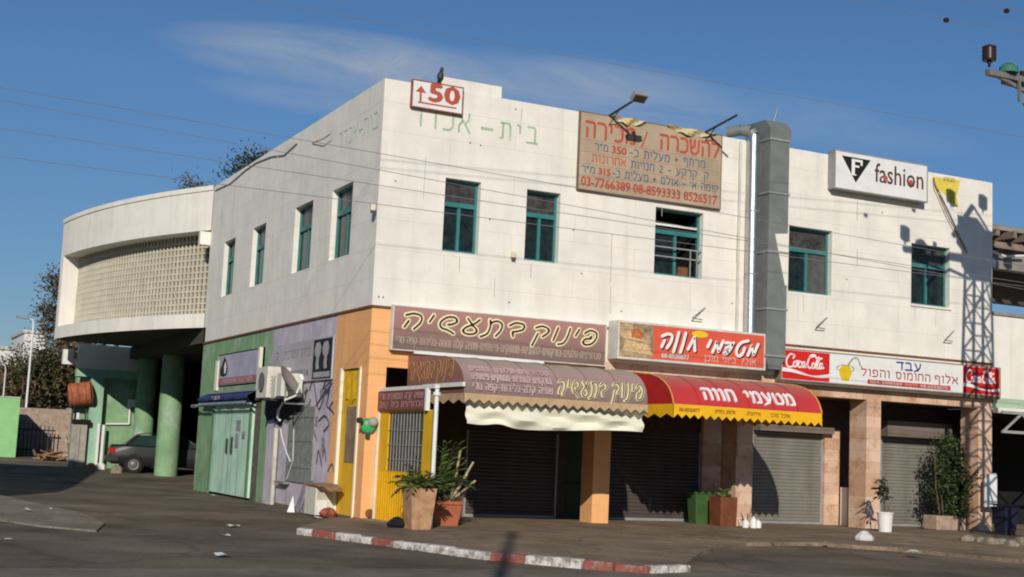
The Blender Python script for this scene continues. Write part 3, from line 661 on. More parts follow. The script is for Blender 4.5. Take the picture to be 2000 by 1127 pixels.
# lilac side: grey metal shutter patch, white pipe
part('grey_door', mat('grey_green_sheet', (.27,.28,.26), .7, .15, 5, .12, streak=.12), bld, lambda b: (b.box(-.02,.016,3.25,5.2,.62,2.35), [b.box(-.034,-.02,3.3,5.15,z,z+.05) for z in (.95,1.55,2.1)]))
part('rain_pipe', mat('old_white_pipe', (.62,.58,.50), .6), bld, lambda b: b.cyl((-.07,5.95,.02),(-.07,5.98,1.85),.055,n=10))
def graff(b):
    q = lambda *p: [(-(S(x,y).y), S(x,y).z) for x, y in p]
    for l in (((604,762),(612,745),(622,800),(636,758)),((612,800),(628,775),(648,748)),((636,770),(644,760),(638,790),(646,800)),((650,785),(644,795),(652,808)),((618,905),(622,880),(628,910)),((592,770),(596,812),(606,780)),((640,735),(630,760),(646,745),(640,772)),((622,822),(634,812),(642,828),(632,842)),((600,850),(612,842),(618,860)),((640,920),(648,906),(652,924)),((630,890),(634,876),(636,900))):
        stroke(b, smooth_line(q(*l)), PS, .045, .003)
part('graffiti', mat('graffiti_paint', (.10,.09,.13), .7), bld, lambda b: graff(b), )
part('hanging_cable', white, bld, lambda b: (b.tube([S(548,838,-.04),S(552,860,-.05),S(560,884,-.05),S(567,902,-.04)], .016, 5), b.tube([S(574,838,-.04),S(572,900,-.04),S(560,936,-.05)], .010, 5)))
part('wall_notice', mat('old_paper', (.36,.36,.38), .9, .4, 14), bld, lambda b: [b.box(.006,.012,y,y+w_,z,z+h_) for y, z, w_, h_ in ((3.1,1.9,.3,.22),(2.5,1.35,.22,.3),(2.75,2.55,.3,.18))])
part('wall_ledge', concrete, bld, lambda b: b.box(-.14,.01,4.9,5.7,.55,.60))
# cast shadow of the air conditioners, painted as a dark patch on the wall
def shadow_paint(b):
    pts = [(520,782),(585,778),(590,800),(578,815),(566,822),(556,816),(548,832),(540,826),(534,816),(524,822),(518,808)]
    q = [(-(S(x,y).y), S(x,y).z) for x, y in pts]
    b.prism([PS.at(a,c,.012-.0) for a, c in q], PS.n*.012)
part('painted_shadow', mat('shadow_paint', (.02,.018,.025), .9), bld, shadow_paint)
# yellow side door
yd = part('side_door', yellow, bld, lambda b: (b.box(.06,.14,.47,1.64,.06,3.1),))
part('sheet_window', mat('brown_sheet', (.30,.20,.12), .5, .2, 3), yd, lambda b: b.box(.05,.06,.70,1.30,1.15,2.32))
part('frame', cream, bld, lambda b: (b.box(-.02,.05,1.62,1.70,.05,3.14), b.box(-.02,.05,.42,.49,.05,3.14)))
part('hanging_cloth', yellowcloth, yd, lambda b: b.grid([[(.045-.02*math.sin(i*1.9+j*.2), .55+i*(1.0/9), 3.06-.75*j/6*(1-.25*abs(math.sin(i*.7)))) for i in range(10)] for j in range(7)]), smooth=True)

# ================================================================== SIGNS
def sign_box(name, label, x0, x1, z0, z1, y0, y1, mface, mframe, frame=.05, cat='sign', mside=None):
    r = T(name, label, cat, ((x0+x1)/2, y1, z0))
    part('box', mframe, r, lambda b: b.box(x0,x1,y0+.012,y1,z0,z1))
    part('face', mface, r, lambda b: b.box(x0+frame,x1-frame,y0,y0+.011,z0+frame,z1-frame))
    if frame: part('frame', mframe, r, lambda b: (b.box(x0,x0+frame-.002,y0-.008,y0+.01,z0,z1), b.box(x1-frame+.002,x1,y0-.008,y0+.01,z0,z1), b.box(x0+frame,x1-frame,y0-.008,y0+.01,z0,z0+frame-.002), b.box(x0+frame,x1-frame,y0-.008,y0+.01,z1-frame+.002,z1)))
    return r
def wr(parent, name, m, fn):
    b = MB(); fn(b); return b.build(name, m, parent)
# number sign with arrow
r = sign_box('number_sign', 'white sign reading 50 with a red arrow on the corner parapet', .58,1.76,8.62,9.22,-.10,-.01, white, kred, .025)
P0 = Plane((.58,-.10,8.62),(1,0,0),(0,0,1))
def f50(b):
    put_text(b, '50', P0, .40, 1.08, .19, .56, .004, .03, heb=False)
    stroke(b, [(.16,.12),(1.02,.12)], P0, .035, .006); stroke(b, [(.2,.14),(.2,.36)], P0, .05, .006)
    b.poly([P0.at(.08,.34,.006), P0.at(.32,.34,.006), P0.at(.2,.48,.006)])
wr(r, 'lettering', redink, f50)
# for-rent billboard
boardm = mat('faded_tan_board', (.46,.365,.255), .75, .10, 1.5, .05, streak=.08)
bb = sign_box('rental_billboard', 'large faded tan billboard with red and navy Hebrew lettering and phone numbers', 4.63,8.46,7.38,9.16,-.09,-.01, boardm, mat('board_edge', (.22,.15,.09), .8), .02, 'billboard')
P1 = Plane((4.63,-.09,7.38),(1,0,0),(0,0,1))
navy = mat('navy_print_faded', (.10,.13,.19), .7)
wr(bb, 'headline', redink, lambda b: (put_strokes(b, 'להשכרה', P1, 2.12, 3.74, 1.22, 1.54, .066, .005, curve=False, gap=.22), put_strokes(b, '/', P1, 1.62, 1.76, 1.22, 1.5, .04, .005), put_strokes(b, 'מכירה', P1, .16, 1.44, 1.22, 1.56, .066, .005, curve=False, gap=.25)))
wr(bb, 'lettering', navy, lambda b: (put_heb(b, 'מ"ר', P1, .40, .74, .93, 1.09), put_heb(b, 'מרתף + מעלית כ-', P1, 1.32, 3.36, .91, 1.09)))
wr(bb, 'lettering', navy, lambda b: put_heb(b, 'ק. קרקע - 2 חנויות', P1, 1.36, 3.46, .64, .82))
wr(bb, 'lettering', navy, lambda b: (put_heb(b, 'מ"ר', P1, .08, .42, .39, .54), put_heb(b, "קומה א' - אולם + מעלית כ-", P1, .88, 3.74, .38, .55)))
wr(bb, 'red_lettering', redink, lambda b: put_text(b, '350', P1, .84, 1.22, .93, 1.10, .004, .012, heb=False)); wr(bb, 'red_lettering', redink, lambda b: put_text(b, '315', P1, .52, .82, .40, .55, .004, .012, heb=False))
wr(bb, 'red_lettering', redink, lambda b: put_heb(b, 'אחרונות', P1, .34, 1.22, .65, .83))
wr(bb, 'phone_number', redink, lambda b: put_text(b, '03-7766389 08-8593333 8526517', P1, .08, 3.72, .10, .31, .004, .009, heb=False))
for z in (1.15,.88,.60): wr(bb, 'ruled_line', redink, lambda b: stroke(b, [(.06,z),(3.76,z)], P1, .008, .002))
for (a, c), lab in (((F(1190,228), F(1255,240)), None), ((F(1296,258), F(1392,270)), None)):
    w_ = c.x-a.x
    wr(bb, 'torn_banner', mat('yellow_white_banner', (.50,.38,.08), .8, .3, 3, col2=(.58,.55,.46)), lambda b: b.grid([[(a.x+w_*i/10, -.13-.05*math.sin(i*1.3+j), 9.17-(.03+.15*math.sin(math.pi*i/10))*j/3*(1 if i % 3 else .8)) for i in range(11)] for j in range(4)]))
# flood light arms above the billboard
def flood(x, head, lab):
    z = 9.2; r = T('floodlight_arm', lab, 'floodlight', (x,0,z), 'floodlight arms over the billboard')
    tip = Vector((x+.02,-1.3,9.32))
    part('arm', darkmetal, r, lambda b: (b.cyl((x,0,z-.05),tip,.028,n=8), b.cyl((x,-.02,z-.05),(x,-.02,z-.35),.02,n=6), b.cyl((x,0,z-.3),(x,-.55,z+.02),.012,n=6)))
    if head:
        part('lamp_head', greymetal, r, lambda b: (b.obox(tip,(1,0,0),(0,.8,-.6),(0,.6,.8),-.17,.17,-.12,.10,-.06,.05), b.cyl(tip+Vector((0,0,.05)),tip+Vector((0,.05,.12)),.05,n=8)))
        part('lamp_glass', glassup, r, lambda b: b.obox(tip,(1,0,0),(0,.8,-.6),(0,.6,.8),-.14,.14,-.09,.07,-.068,-.061))
flood(5.38, True, 'bracket arm with a grey floodlight head reaching out above the billboard')
flood(7.98, False, 'bare bracket arm without a lamp above the billboard, beside the silver pipe')
# fashion sign
r = sign_box('fashion_sign', 'white box sign reading fashion beside a black triangle', 11.67,14.66,8.28,9.25,-.26,-.01, white, greymetal, .03)
P2 = Plane((11.67,-.26,8.28),(1,0,0),(0,0,1))
wr(r, 'triangle', black, lambda b: b.prism([P2.at(.22,.84,.001),P2.at(.66,.22,.001),P2.at(1.12,.84,.001)], P2.n*.006))
def ff(b):
    for a0,a1,b0,b1 in ((.52,.62,.42,.80),(.62,.86,.74,.80),(.62,.76,.60,.65),(.47,.67,.39,.42),(.80,.86,.66,.74)): b.prism([P2.at(a0,b0,.009),P2.at(a1,b0,.009),P2.at(a1,b1,.009),P2.at(a0,b1,.009)], P2.n*.003)
wr(r, 'letter', whiteink, ff)
wr(r, 'lettering', mat('maroon_grey_print', (.10,.045,.05), .6), lambda b: put_text(b, 'fashion', P2, 1.26, 2.84, .32, .80, .004, .005, heb=False))
wr(r, 'red_dot', redink, lambda b: [b.prism([P2.at(c+.07*math.cos(k*.524),.45+.07*math.sin(k*.524),.007) for k in range(12)], P2.n*.004) for c in (1.60,2.43)])
# brown shop sign
def grad_mat(name, c0, c1, z0, z1, rough=.6):
    m = bpy.data.materials.new(name); m.use_nodes = True; t = m.node_tree; n = t.nodes; l = t.links
    co = n.new('ShaderNodeTexCoord'); sp = n.new('ShaderNodeSeparateXYZ'); l.new(co.outputs['Object'], sp.inputs[0])
    mr = n.new('ShaderNodeMapRange'); mr.inputs['From Min'].default_value = z0; mr.inputs['From Max'].default_value = z1; l.new(sp.outputs[2], mr.inputs['Value'])
    nz_ = n.new('ShaderNodeTexNoise'); nz_.inputs['Scale'].default_value = 2.2; l.new(co.outputs['Object'], nz_.inputs['Vector'])
    ad = n.new('ShaderNodeMath'); ad.operation = 'MULTIPLY_ADD'; l.new(nz_.outputs['Fac'], ad.inputs[0]); ad.inputs[1].default_value = .25; l.new(mr.outputs[0], ad.inputs[2])
    r = n.new('ShaderNodeValToRGB'); r.color_ramp.elements[0].color = (*c0,1); r.color_ramp.elements[1].color = (*c1,1); r.color_ramp.elements[0].position = .12; r.color_ramp.elements[1].position = 1.1 if False else 1.0
    l.new(ad.outputs[0], r.inputs['Fac']); l.new(r.outputs[0], n['Principled BSDF'].inputs['Base Color']); n['Principled BSDF'].inputs['Roughness'].default_value = rough
    return m
brn = grad_mat('brown_pink_sign', (.17,.118,.095), (.42,.215,.185), 0, 1.0)
r = sign_box('cafe_sign', 'long brown and pink sign with cream outlined Hebrew lettering at the corner', .41,5.47,3.49,4.42,-.16,-.0, brn, mat('sign_frame_white', (.70,.68,.62), .5), .025)
P3 = Plane((.41,-.16,3.49),(1,0,0),(0,0,1))
def two_tone(r, pl, word_spans, w, ink_m, out_m, gl, slant):
    for s, a0, a1, b0, b1 in word_spans:
        o = wr(r, 'lettering', ink_m, lambda b: put_strokes(b, s, pl, a0, a1, b0, b1, w*.85, .012, gl, slant, .22))
        wr(o, 'letter_outline', out_m, lambda b: put_strokes(b, s, pl, a0, a1, b0, b1, w*2.1, .004, gl, slant, .22))
two_tone(r, P3, [('בתעשיה', .22, 2.98, .46, .78), ('פינוק', 3.22, 4.78, .44, .76)], .052, black, creamink, CUR, .2)
wr(r, 'small_lettering', mat('dull_cream_print', (.42,.34,.27), .7), lambda b: put_heb(b, 'סנדוויצים-סלטים-בורקסים-לחמניות-ממתקים-פיצוחים-שתיה קלה וחמה-גלידות-קפה טרי', P3, .10, 4.92, .13, .28, .004))
part('light_strip', white, r, lambda b: b.box(.9,3.9,-.24,-.17,3.44,3.485))
# red food sign
r = sign_box('food_sign', 'red sign with white brush lettering and a picture of food trays', 5.60,9.60,3.67,4.52,-.42,-.0, mat('coral_red_panel', (.72,.115,.065), .5, .06, 2), mat('sign_frame_pale', (.68,.66,.60), .5), .05)
P4 = Plane((5.60,-.42,3.67),(1,0,0),(0,0,1))
pm = mat('food_picture', (.50,.36,.20), .5, .5, 5.0, col2=(.10,.09,.05))
part('food_picture', pm, r, lambda b: b.box(5.66,6.52,-.428,-.421,3.73,4.46))
def trays(b):
    for x, z, w_, h_ in ((5.70,4.14,.62,.10),(5.70,3.86,.80,.16)): b.prism([P4.at(x-5.6,z-3.67,.012),P4.at(x-5.6+w_,z-3.67-.06,.012),P4.at(x-5.6+w_-.12,z-3.67+h_,.012),P4.at(x-5.6+.14,z-3.67+h_+.06,.012)], P4.n*.004)
part('picture_tray', mat('picture_cream', (.66,.52,.30), .5, .4, 16, col2=(.45,.24,.10)), r, trays)
part('picture_salad', mat('picture_orange', (.62,.20,.07), .5, .3, 14), r, lambda b: b.prism([P4.at(.34,.50,.02),P4.at(.62,.46,.02),P4.at(.66,.62,.02),P4.at(.5,.70,.02),P4.at(.34,.66,.02)], P4.n*.004))
for s_, a0, a1, b0, b1 in (('חווה', 1.12, 2.06, .32, .62), ('מטעמי', 2.36, 3.76, .30, .58)):
    o = wr(r, 'lettering', whiteink, lambda b: put_strokes(b, s_, P4, a0, a1, b0, b1, .075, .012, BRU, .12, .17))
    wr(o, 'letter_shadow', blackred, lambda b: put_strokes(b, s_, P4, a0, a1, b0, b1, .085, .004, BRU, .12, .17, dx=.03, dy=-.025))
wr(r, 'yellow_oval', yelink, lambda b: b.prism([P4.at(2.16+.22*math.cos(k*.262), .70+.075*math.sin(k*.262), .002) for k in range(24)], P4.n*.006))
wr(r, 'small_lettering', palepink, lambda b: (put_heb(b, 'אוכל ביתי מוכן', P4, 2.3, 3.72, .10, .23, .004), put_text(b, '08-8520877', P4, 1.15, 1.88, .10, .20, .004, .012, heb=False)))
# hummus sign with the two soft-drink panels
r = sign_box('hummus_sign', 'long white sign with a yellow jug between two red soft-drink panels', 10.20,17.22,3.50,4.26,-.22,-.0, white, mat('sign_frame_brown', (.30,.24,.19), .6), .03)
P5 = Plane((10.20,-.22,3.50),(1,0,0),(0,0,1))
for a0, a1 in ((.04,1.44),(5.72,6.98)):
    rp = wr(r, 'drink_panel', colared, lambda b: b.prism([P5.at(a0,.04,.001),P5.at(a1,.04,.001),P5.at(a1,.72,.001),P5.at(a0,.72,.001)], P5.n*.005))
    aw = a1-a0
    wr(rp, 'script', whiteink, lambda b: cola(b, P5, a0+.08*aw, a1-.13*aw, .30, .66, .046, .012))
    def wave(b):
        n = 16; top = []; bot = []
        for i in range(n+1):
            t = i/n; c = .21+.045*math.sin(t*5.2+1.2)-.03*t; th = .012+.035*abs(math.cos(t*2.6)); top.append(P5.at(a0+aw*t,c+th,.0085)); bot.append(P5.at(a0+aw*t,c-th,.0085))
        b.grid([bot, top])
    wr(rp, 'wave', whiteink, wave)
def jug(b):
    prof = [(.10,0),(.12,.05),(.17,.13),(.20,.22),(.17,.30),(.12,.34),(.14,.37)]
    pts = [(1.93+x, .10+z) for x, z in prof]+[(1.93-x, .10+z) for x, z in prof[::-1]]
    b.prism([P5.at(a, c, .003) for a, c in pts], P5.n*.006)
wr(r, 'jug_picture', mat('jug_yellow', (.80,.56,.02), .5), jug)
wr(r, 'jug_outline', ink, lambda b: (stroke(b, smooth_line([(1.75,.46),(1.66,.40),(1.72,.34)]), P5, .016, .006), stroke(b, smooth_line([(2.11,.46),(2.2,.40),(2.14,.34)]), P5, .016, .006), stroke(b, [(1.80,.475),(2.06,.475)], P5, .016, .006)))
wr(r, 'pouring_spout', mat('spout_grey', (.36,.38,.36), .6), lambda b: stroke(b, smooth_line([(2.02,.50),(2.10,.60),(2.20,.67),(2.30,.66),(2.36,.56),(2.38,.50)]), P5, .05, .006))
wr(r, 'blue_lettering', bluink, lambda b: put_strokes(b, 'עבד', P5, 3.54, 4.32, .49, .66, .045, .006, curve=False, gap=.25))
wr(r, 'red_lettering', mat('dark_red_print', (.36,.035,.03), .6), lambda b: (put_strokes(b, 'והפול', P5, 2.42, 3.30, .26, .42, .032, .006, curve=False, gap=.28), put_strokes(b, 'החומוס', P5, 3.52, 4.62, .25, .41, .032, .006, curve=False, gap=.28), put_strokes(b, 'אלוף', P5, 4.78, 5.55, .25, .41, .032, .006, curve=False, gap=.28)))
ph = wr(r, 'phone_strip', mat('strip_red', (.52,.05,.05), .6), lambda b: b.prism([P5.at(2.62,.07,.002),P5.at(5.3,.07,.002),P5.at(5.3,.18,.002),P5.at(2.62,.18,.002)], P5.n*.004))
wr(ph, 'phone_number', palepink, lambda b: (put_text(b, '054-3000569', P5, 2.7, 3.7, .09, .155, .009, .005, heb=False), put_heb(b, 'פלאפון', P5, 3.8, 4.2, .09, .155, .009), put_text(b, '08-8553870', P5, 4.3, 5.2, .09, .155, .009, .005, heb=False)))
part('sign_edge', mat('dark_strip_metal', (.16,.12,.09), .6), r, lambda b: b.box(10.2,17.22,-.2,-.0,3.44,3.497))  # dark brown strip along the lower edge of the sign
# signs on the side wall
def side_board(name, label, y0, y1, z0, z1, x, m, th=.04):
    r = T(name, label, 'sign', (x,(y0+y1)/2,z0)); part('board', m, r, lambda b: b.box(x-th,x,y0,y1,z0,z1)); return r, Plane((x-th,y1,z0),(0,-1,0),(0,0,1))
r, pl = side_board('lilac_wall_sign', 'grey lilac wall sign with a drawing of horses above the air conditioners', 2.21,6.85,2.93,3.88,-.0, mat('grey_sign_sheet', (.44,.42,.44), .7, .08, 1.5))
wr(r, 'drawing_panel', black, lambda b: b.prism([pl.at(3.30,.03,.002),pl.at(4.6,.03,.002),pl.at(4.6,.92,.002),pl.at(3.30,.92,.002)], pl.n*.004))
def horses(b):
    for c in (3.62, 4.18): b.prism([pl.at(c+u_,v_,.008) for u_, v_ in ((-.22,.72),(-.12,.84),(.12,.86),(.24,.74),(.2,.58),(.12,.5),(.1,.36),(.16,.26),(-.05,.24),(-.1,.36),(-.06,.5),(-.2,.6))], pl.n*.003)
    b.prism([pl.at(a_,c_,.008) for a_, c_ in ((3.40,.06),(4.54,.06),(4.54,.18),(3.40,.18))], pl.n*.003)
wr(r, 'drawing', mat('grey_print', (.40,.39,.40), .7), horses)
wr(r, 'lettering', mat('faint_grey_print', (.22,.20,.22), .7), lambda b: (put_heb(b, 'מכירת קונסרבים', pl, 1.0, 3.1, .56, .76, .003), put_text(b, '08-8522516', pl, 1.2, 3.0, .12, .28, .003, .01, heb=False), put_heb(b, 'ק', pl, .32, .52, .56, .76, .003), put_text(b, '0', pl, .32, .54, .14, .36, .003, .02, heb=False)))
r, pl = side_board('poster_board', 'lilac poster with a dark pear-shaped drawing over the green door', 8.25,12.3,3.03,3.88,.02, mat('lilac_poster', (.46,.43,.54), .6, .15, 1.2), .03)
wr(r, 'red_stripe', mat('dull_red_stripe', (.36,.16,.19), .7), lambda b: b.prism([pl.at(.02,.01,.002),pl.at(4.0,.01,.002),pl.at(4.0,.2,.002),pl.at(.02,.2,.002)], pl.n*.003))
wr(r, 'drawing', black, lambda b: b.prism([pl.at(u_,v_,.002) for u_, v_ in ((.2,.28),(.15,.45),(.35,.6),(.55,.8),(.8,.7),(1.0,.45),(.9,.28),(.6,.24))], pl.n*.003))
wr(r, 'drawing_highlight', whiteink, lambda b: b.prism([pl.at(u_,v_,.007) for u_, v_ in ((.65,.32),(.6,.55),(.72,.68),(.85,.5),(.8,.34))], pl.n*.002))
wr(r, 'lettering', palepink, lambda b: put_heb(b, 'חומרי בנין ואינסטלציה', pl, .5, 3.6, .05, .15, .006))
part('poster_frame', cream, r, lambda b: b.box(-.06,.02,7.95,8.12,2.85,3.92)); part('poster_frame', cream, r, lambda b: b.box(-.04,.02,12.35,12.62,2.9,3.75))

# ================================================================== AWNINGS AND BOOTH
def barrel(x0, x1, d, prof, name, label, mtop, mside, mval, vz0, vz1, tooth, nteeth, left_panel=True):
    r = T(name, label, 'awning', ((x0+x1)/2, 0, vz0)); n = len(prof); cols = 24
    part('canopy', mtop, r, lambda b: b.grid([[(x0+(x1-x0)*i/cols, y+.0, z-.026*math.sin(math.pi*i/cols*6)**2*(1 if 0 < k < n-1 else 0)) for i in range(cols+1)] for k, (y, z) in enumerate(prof)]), smooth=True)
    for xx in ((x0, x1) if left_panel else (x1,)):
        part('end_panel', mside, r, lambda b: b.poly([(xx, y, z) for y, z in prof]+[(xx, prof[-1][0]+.02, prof[-1][1]-.0), (xx, -.02, prof[-1][1])]))
    def val(b, xa, xb, ya, yb, k):
        top = []; bot = []
        for i in range(k*4+1):
            t = i/(k*4); x = xa+(xb-xa)*t; y = ya+(yb-ya)*t
            top.append((x, y, vz1)); bot.append((x, y-.01, vz0+tooth*(.5-.5*math.cos(2*math.pi*i/4))))
        b.grid([bot, top])
    part('valance', mval, r, lambda b: (val(b, x0, x1, prof[-1][0]-.012, prof[-1][0]-.012, nteeth), val(b, x0-.004, x0-.004, -.02, prof[-1][0], max(3, nteeth//3)), val(b, x1+.004, x1+.004, -.02, prof[-1][0], max(3, nteeth//3))))
    part('seam', mat('seam_'+name, tuple(.55*c for c in ((.25,.165,.15) if name == 'cafe_awning' else (.5,.03,.03))), .9), r, lambda b: [b.tube([(x0+(x1-x0)*t, y-.004, z+.003-.026*math.sin(math.pi*t*6)**2*(1 if 0 < k < n-1 else 0)) for k, (y, z) in enumerate(prof)], .006, 4) for t in (1/6,2/6,3/6,4/6,5/6)])
    part('awning_frame', greymetal, r, lambda b: (b.tube([(x0+.03,-.02,vz1),(x0+.03,prof[-1][0]+.03,vz1),(x1-.03,prof[-1][0]+.03,vz1),(x1-.03,-.02,vz1)], .02, 6)))
    return r
profb = [(-.0,3.40),(-1.0,3.36),(-1.9,3.32),(-2.21,3.27),(-2.45,3.20),(-2.62,3.11),(-2.75,3.0),(-2.84,2.87),(-2.89,2.72),(-2.90,2.56)]
brntop = grad_mat('brown_awning_cloth', (.16,.115,.105), (.36,.24,.22), -.05, .55, .8)
# the cloth is printed pink and brown on the round front and bleached on the flat top
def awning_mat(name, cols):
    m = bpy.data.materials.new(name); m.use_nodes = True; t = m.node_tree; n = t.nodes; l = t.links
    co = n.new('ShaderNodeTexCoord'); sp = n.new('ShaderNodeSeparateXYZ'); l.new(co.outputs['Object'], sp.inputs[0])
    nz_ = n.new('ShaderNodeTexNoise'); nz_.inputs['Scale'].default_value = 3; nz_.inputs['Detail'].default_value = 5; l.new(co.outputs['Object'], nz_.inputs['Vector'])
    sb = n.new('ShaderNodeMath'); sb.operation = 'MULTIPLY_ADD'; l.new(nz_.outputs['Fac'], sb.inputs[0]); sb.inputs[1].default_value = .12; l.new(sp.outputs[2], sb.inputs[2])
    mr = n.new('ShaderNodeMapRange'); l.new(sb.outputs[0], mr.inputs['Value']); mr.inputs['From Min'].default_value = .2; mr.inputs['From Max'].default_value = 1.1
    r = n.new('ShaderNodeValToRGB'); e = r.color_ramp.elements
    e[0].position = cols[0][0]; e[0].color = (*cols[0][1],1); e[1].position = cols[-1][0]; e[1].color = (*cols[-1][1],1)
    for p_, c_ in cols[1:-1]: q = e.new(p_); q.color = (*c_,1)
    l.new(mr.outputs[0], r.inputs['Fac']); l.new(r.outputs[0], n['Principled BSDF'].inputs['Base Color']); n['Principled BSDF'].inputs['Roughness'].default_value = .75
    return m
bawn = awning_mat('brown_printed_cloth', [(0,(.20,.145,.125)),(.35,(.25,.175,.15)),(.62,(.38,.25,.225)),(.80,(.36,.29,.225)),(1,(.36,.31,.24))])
beige = mat('beige_valance', (.55,.38,.22), .85, .12, 4)
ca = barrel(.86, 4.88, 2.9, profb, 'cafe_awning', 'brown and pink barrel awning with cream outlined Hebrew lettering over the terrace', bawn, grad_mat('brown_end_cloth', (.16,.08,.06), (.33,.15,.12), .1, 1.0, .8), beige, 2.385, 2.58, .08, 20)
part('valance_edge', mat('dark_braid', (.10,.08,.07), .8), ca, lambda b: b.tube([(.86+4.02*i/80, -2.932, 2.383+.08*(.5-.5*math.cos(2*math.pi*i/4))) for i in range(81)], .012, 5))
def on_prof(prof, x0):
    ln = [0]
    for (a, b_), (c, d) in zip(prof[:-1], prof[1:]): ln.append(ln[-1]+math.hypot(c-a, d-b_))
    tot = ln[-1]
    def fn(a, b, h=0):
        s_ = tot-b
        for i in range(len(prof)-1):
            if s_ <= ln[i+1] or i == len(prof)-2:
                t = (s_-ln[i])/(ln[i+1]-ln[i]); y = prof[i][0]+(prof[i+1][0]-prof[i][0])*t; z = prof[i][1]+(prof[i+1][1]-prof[i][1])*t
                ty, tz = prof[i+1][0]-prof[i][0], prof[i+1][1]-prof[i][1]; k = math.hypot(ty, tz); return Vector((x0+a, y+tz/k*h, z-ty/k*h))
    return Bent(fn)
BA = on_prof(profb, .86)
two_tone(ca, BA, [('בתעשיה', 1.98, 3.06, .10, .40), ('פינוק', 3.20, 3.90, .10, .42)], .030, black, creamink, CUR, .15)
for s_, zz in (('שתיה קלה-גלידות-קפה טרי', .08), ('בורקסים-לחמניות-ממתקים-פיצוחים', .28), ('סנדוויצים-סלטים-בגטים', .48)):
    wr(ca, 'small_lettering', mat('pink_print', (.60,.44,.43), .7), lambda b: put_heb(b, s_, BA, .16, 1.86, zz, zz+.13, .002))
PE = Plane((.86,-.02,2.6),(0,-1,0),(0,0,1))
two_tone(ca, PE, [('בתעשיה', .15, 1.35, .30, .62), ('פינוק', 1.5, 2.3, .30, .62)], .03, mat('brown_print', (.22,.10,.05), .7), mat('gold_print', (.55,.30,.10), .7), CUR, .1)
part('white_bar', white, ca, lambda b: b.box(.80,.86-.006,-2.95,-1.0,2.70,2.78))
# cream rain sheet hanging in front under the valance
def sheet(b):
    nx, nzs = 70, 10; rows = []
    for j in range(nzs+1):
        row = []
        for i in range(nx+1):
            t = i/nx; x = .96+3.90*t; zb = 2.02-.05*math.sin(t*5)+.06*math.exp(-((t-.18)/.07)**2)-.03*t
            z = 2.50+(zb-2.50)*j/nzs; y = -2.80-.035*math.sin(t*26+j*.9)*(j/nzs)-.04*math.sin(t*9-j*1.1)-.03*math.sin(t*14-j*.55)
            row.append((x, y, z))
        rows.append(row)
    b.grid(rows)
o = MB(); sheet(o); tag(o.build('rain_sheet', cream, origin=(2.9,-2.8,2.05), smooth=True), 'creased cream sheet hanging below the brown awning', 'sheet')
# red awning
profr = [(-.0,3.36),(-1.2,3.33),(-2.0,3.26),(-2.3,3.19),(-2.5,3.11),(-2.68,2.99),(-2.80,2.85),(-2.87,2.71),(-2.89,2.64)]
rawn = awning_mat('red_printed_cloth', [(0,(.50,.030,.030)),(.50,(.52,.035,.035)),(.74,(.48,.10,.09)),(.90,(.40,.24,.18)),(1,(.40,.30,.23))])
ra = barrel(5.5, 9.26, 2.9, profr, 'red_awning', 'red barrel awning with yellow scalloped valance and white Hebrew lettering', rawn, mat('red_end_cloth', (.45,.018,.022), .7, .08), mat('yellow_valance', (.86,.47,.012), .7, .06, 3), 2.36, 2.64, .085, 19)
BR = on_prof(profr, 5.5)
wr(ra, 'lettering', whiteink, lambda b: (put_strokes(b, 'חווה', BR, .78, 1.56, .14, .40, .055, .006, gap=.3, curve=False), put_strokes(b, 'מטעמי', BR, 1.86, 3.08, .14, .40, .055, .006, gap=.3, curve=False)))
PV = Plane((5.5,-2.912,2.36),(1,0,0),(0,0,1))
wr(ra, 'small_lettering', mat('brown_on_yellow', (.45,.22,.02), .7), lambda b: [(put_heb(b, s_, PV, a_, a_+w_, .14, .21, .012) if hb else put_text(b, s_, PV, a_, a_+w_, .14, .21, .012, .004, heb=False)) for s_, a_, w_, hb in (('08-8520877', .12, .5, False), ('סלטים ביתיים', 1.0, .5, True), ('אירועים', 1.8, .34, True), ('אוכל מוכן', 2.4, .5, True))])
for xq in (5.5,9.26): part('piping', mat('orange_piping', (.75,.36,.10), .7), ra, lambda b: b.tube([(xq,y-.004,z+.004) for y, z in profr], .016, 5))
# yellow booth wall at the corner of the terrace
bo = T('yellow_booth', 'yellow panelled booth wall with barred window, maroon sign strip and white post', 'booth', (.3,-1.4,PZ))
def bpanel(b):
    pl = Plane((.3,-.05,0),(0,-1,0),(0,0,1))
    holed(b, pl, 0, 2.75, PZ, 2.24, [(.48,2.30,1.05,2.20)], .05)
    b.poly([pl.at(0,PZ,-.05),pl.at(2.75,PZ,-.05),pl.at(2.75,1.05,-.05),pl.at(0,1.05,-.05)])
    for k in range(22): b.obox(pl.at(.06+k*.125,PZ,0), pl.u, pl.v, pl.n, 0, .03, 0, .95, .001, .014)
part('panel', yellow, bo, bpanel)
part('window_glass', mat('hazy_booth_glass', (.11,.08,.06), .35, .4, 3), bo, lambda b: b.box(.33,.335,-2.34,-.54,1.05,2.2))
part('window_bars', greymetal, bo, lambda b: ([b.cyl((.315,y,1.05),(.315,y,2.2),.010,n=6) for y in [-.7-.16*k for k in range(10)]], [b.cyl((.312,-.54,z),(.312,-2.34,z),.010,n=6) for z in (1.28,1.56,1.85)]))
sg = part('sign_strip', mat('maroon_strip', (.22,.075,.07), .6, .1, 3), bo, lambda b: b.box(.24,.30,-2.52,-.02,2.24,2.62))
PB = Plane((.24,-.02,2.24),(0,-1,0),(0,0,1))
wr(sg, 'lettering', mat('pinkish_print', (.42,.26,.26), .7), lambda b: (put_heb(b, 'שתיה קרה וממתקים טרי', PB, .12, 2.4, .21, .33, .004), put_heb(b, 'סנדוויצים בית קפה', PB, .12, 2.4, .05, .16, .004)))
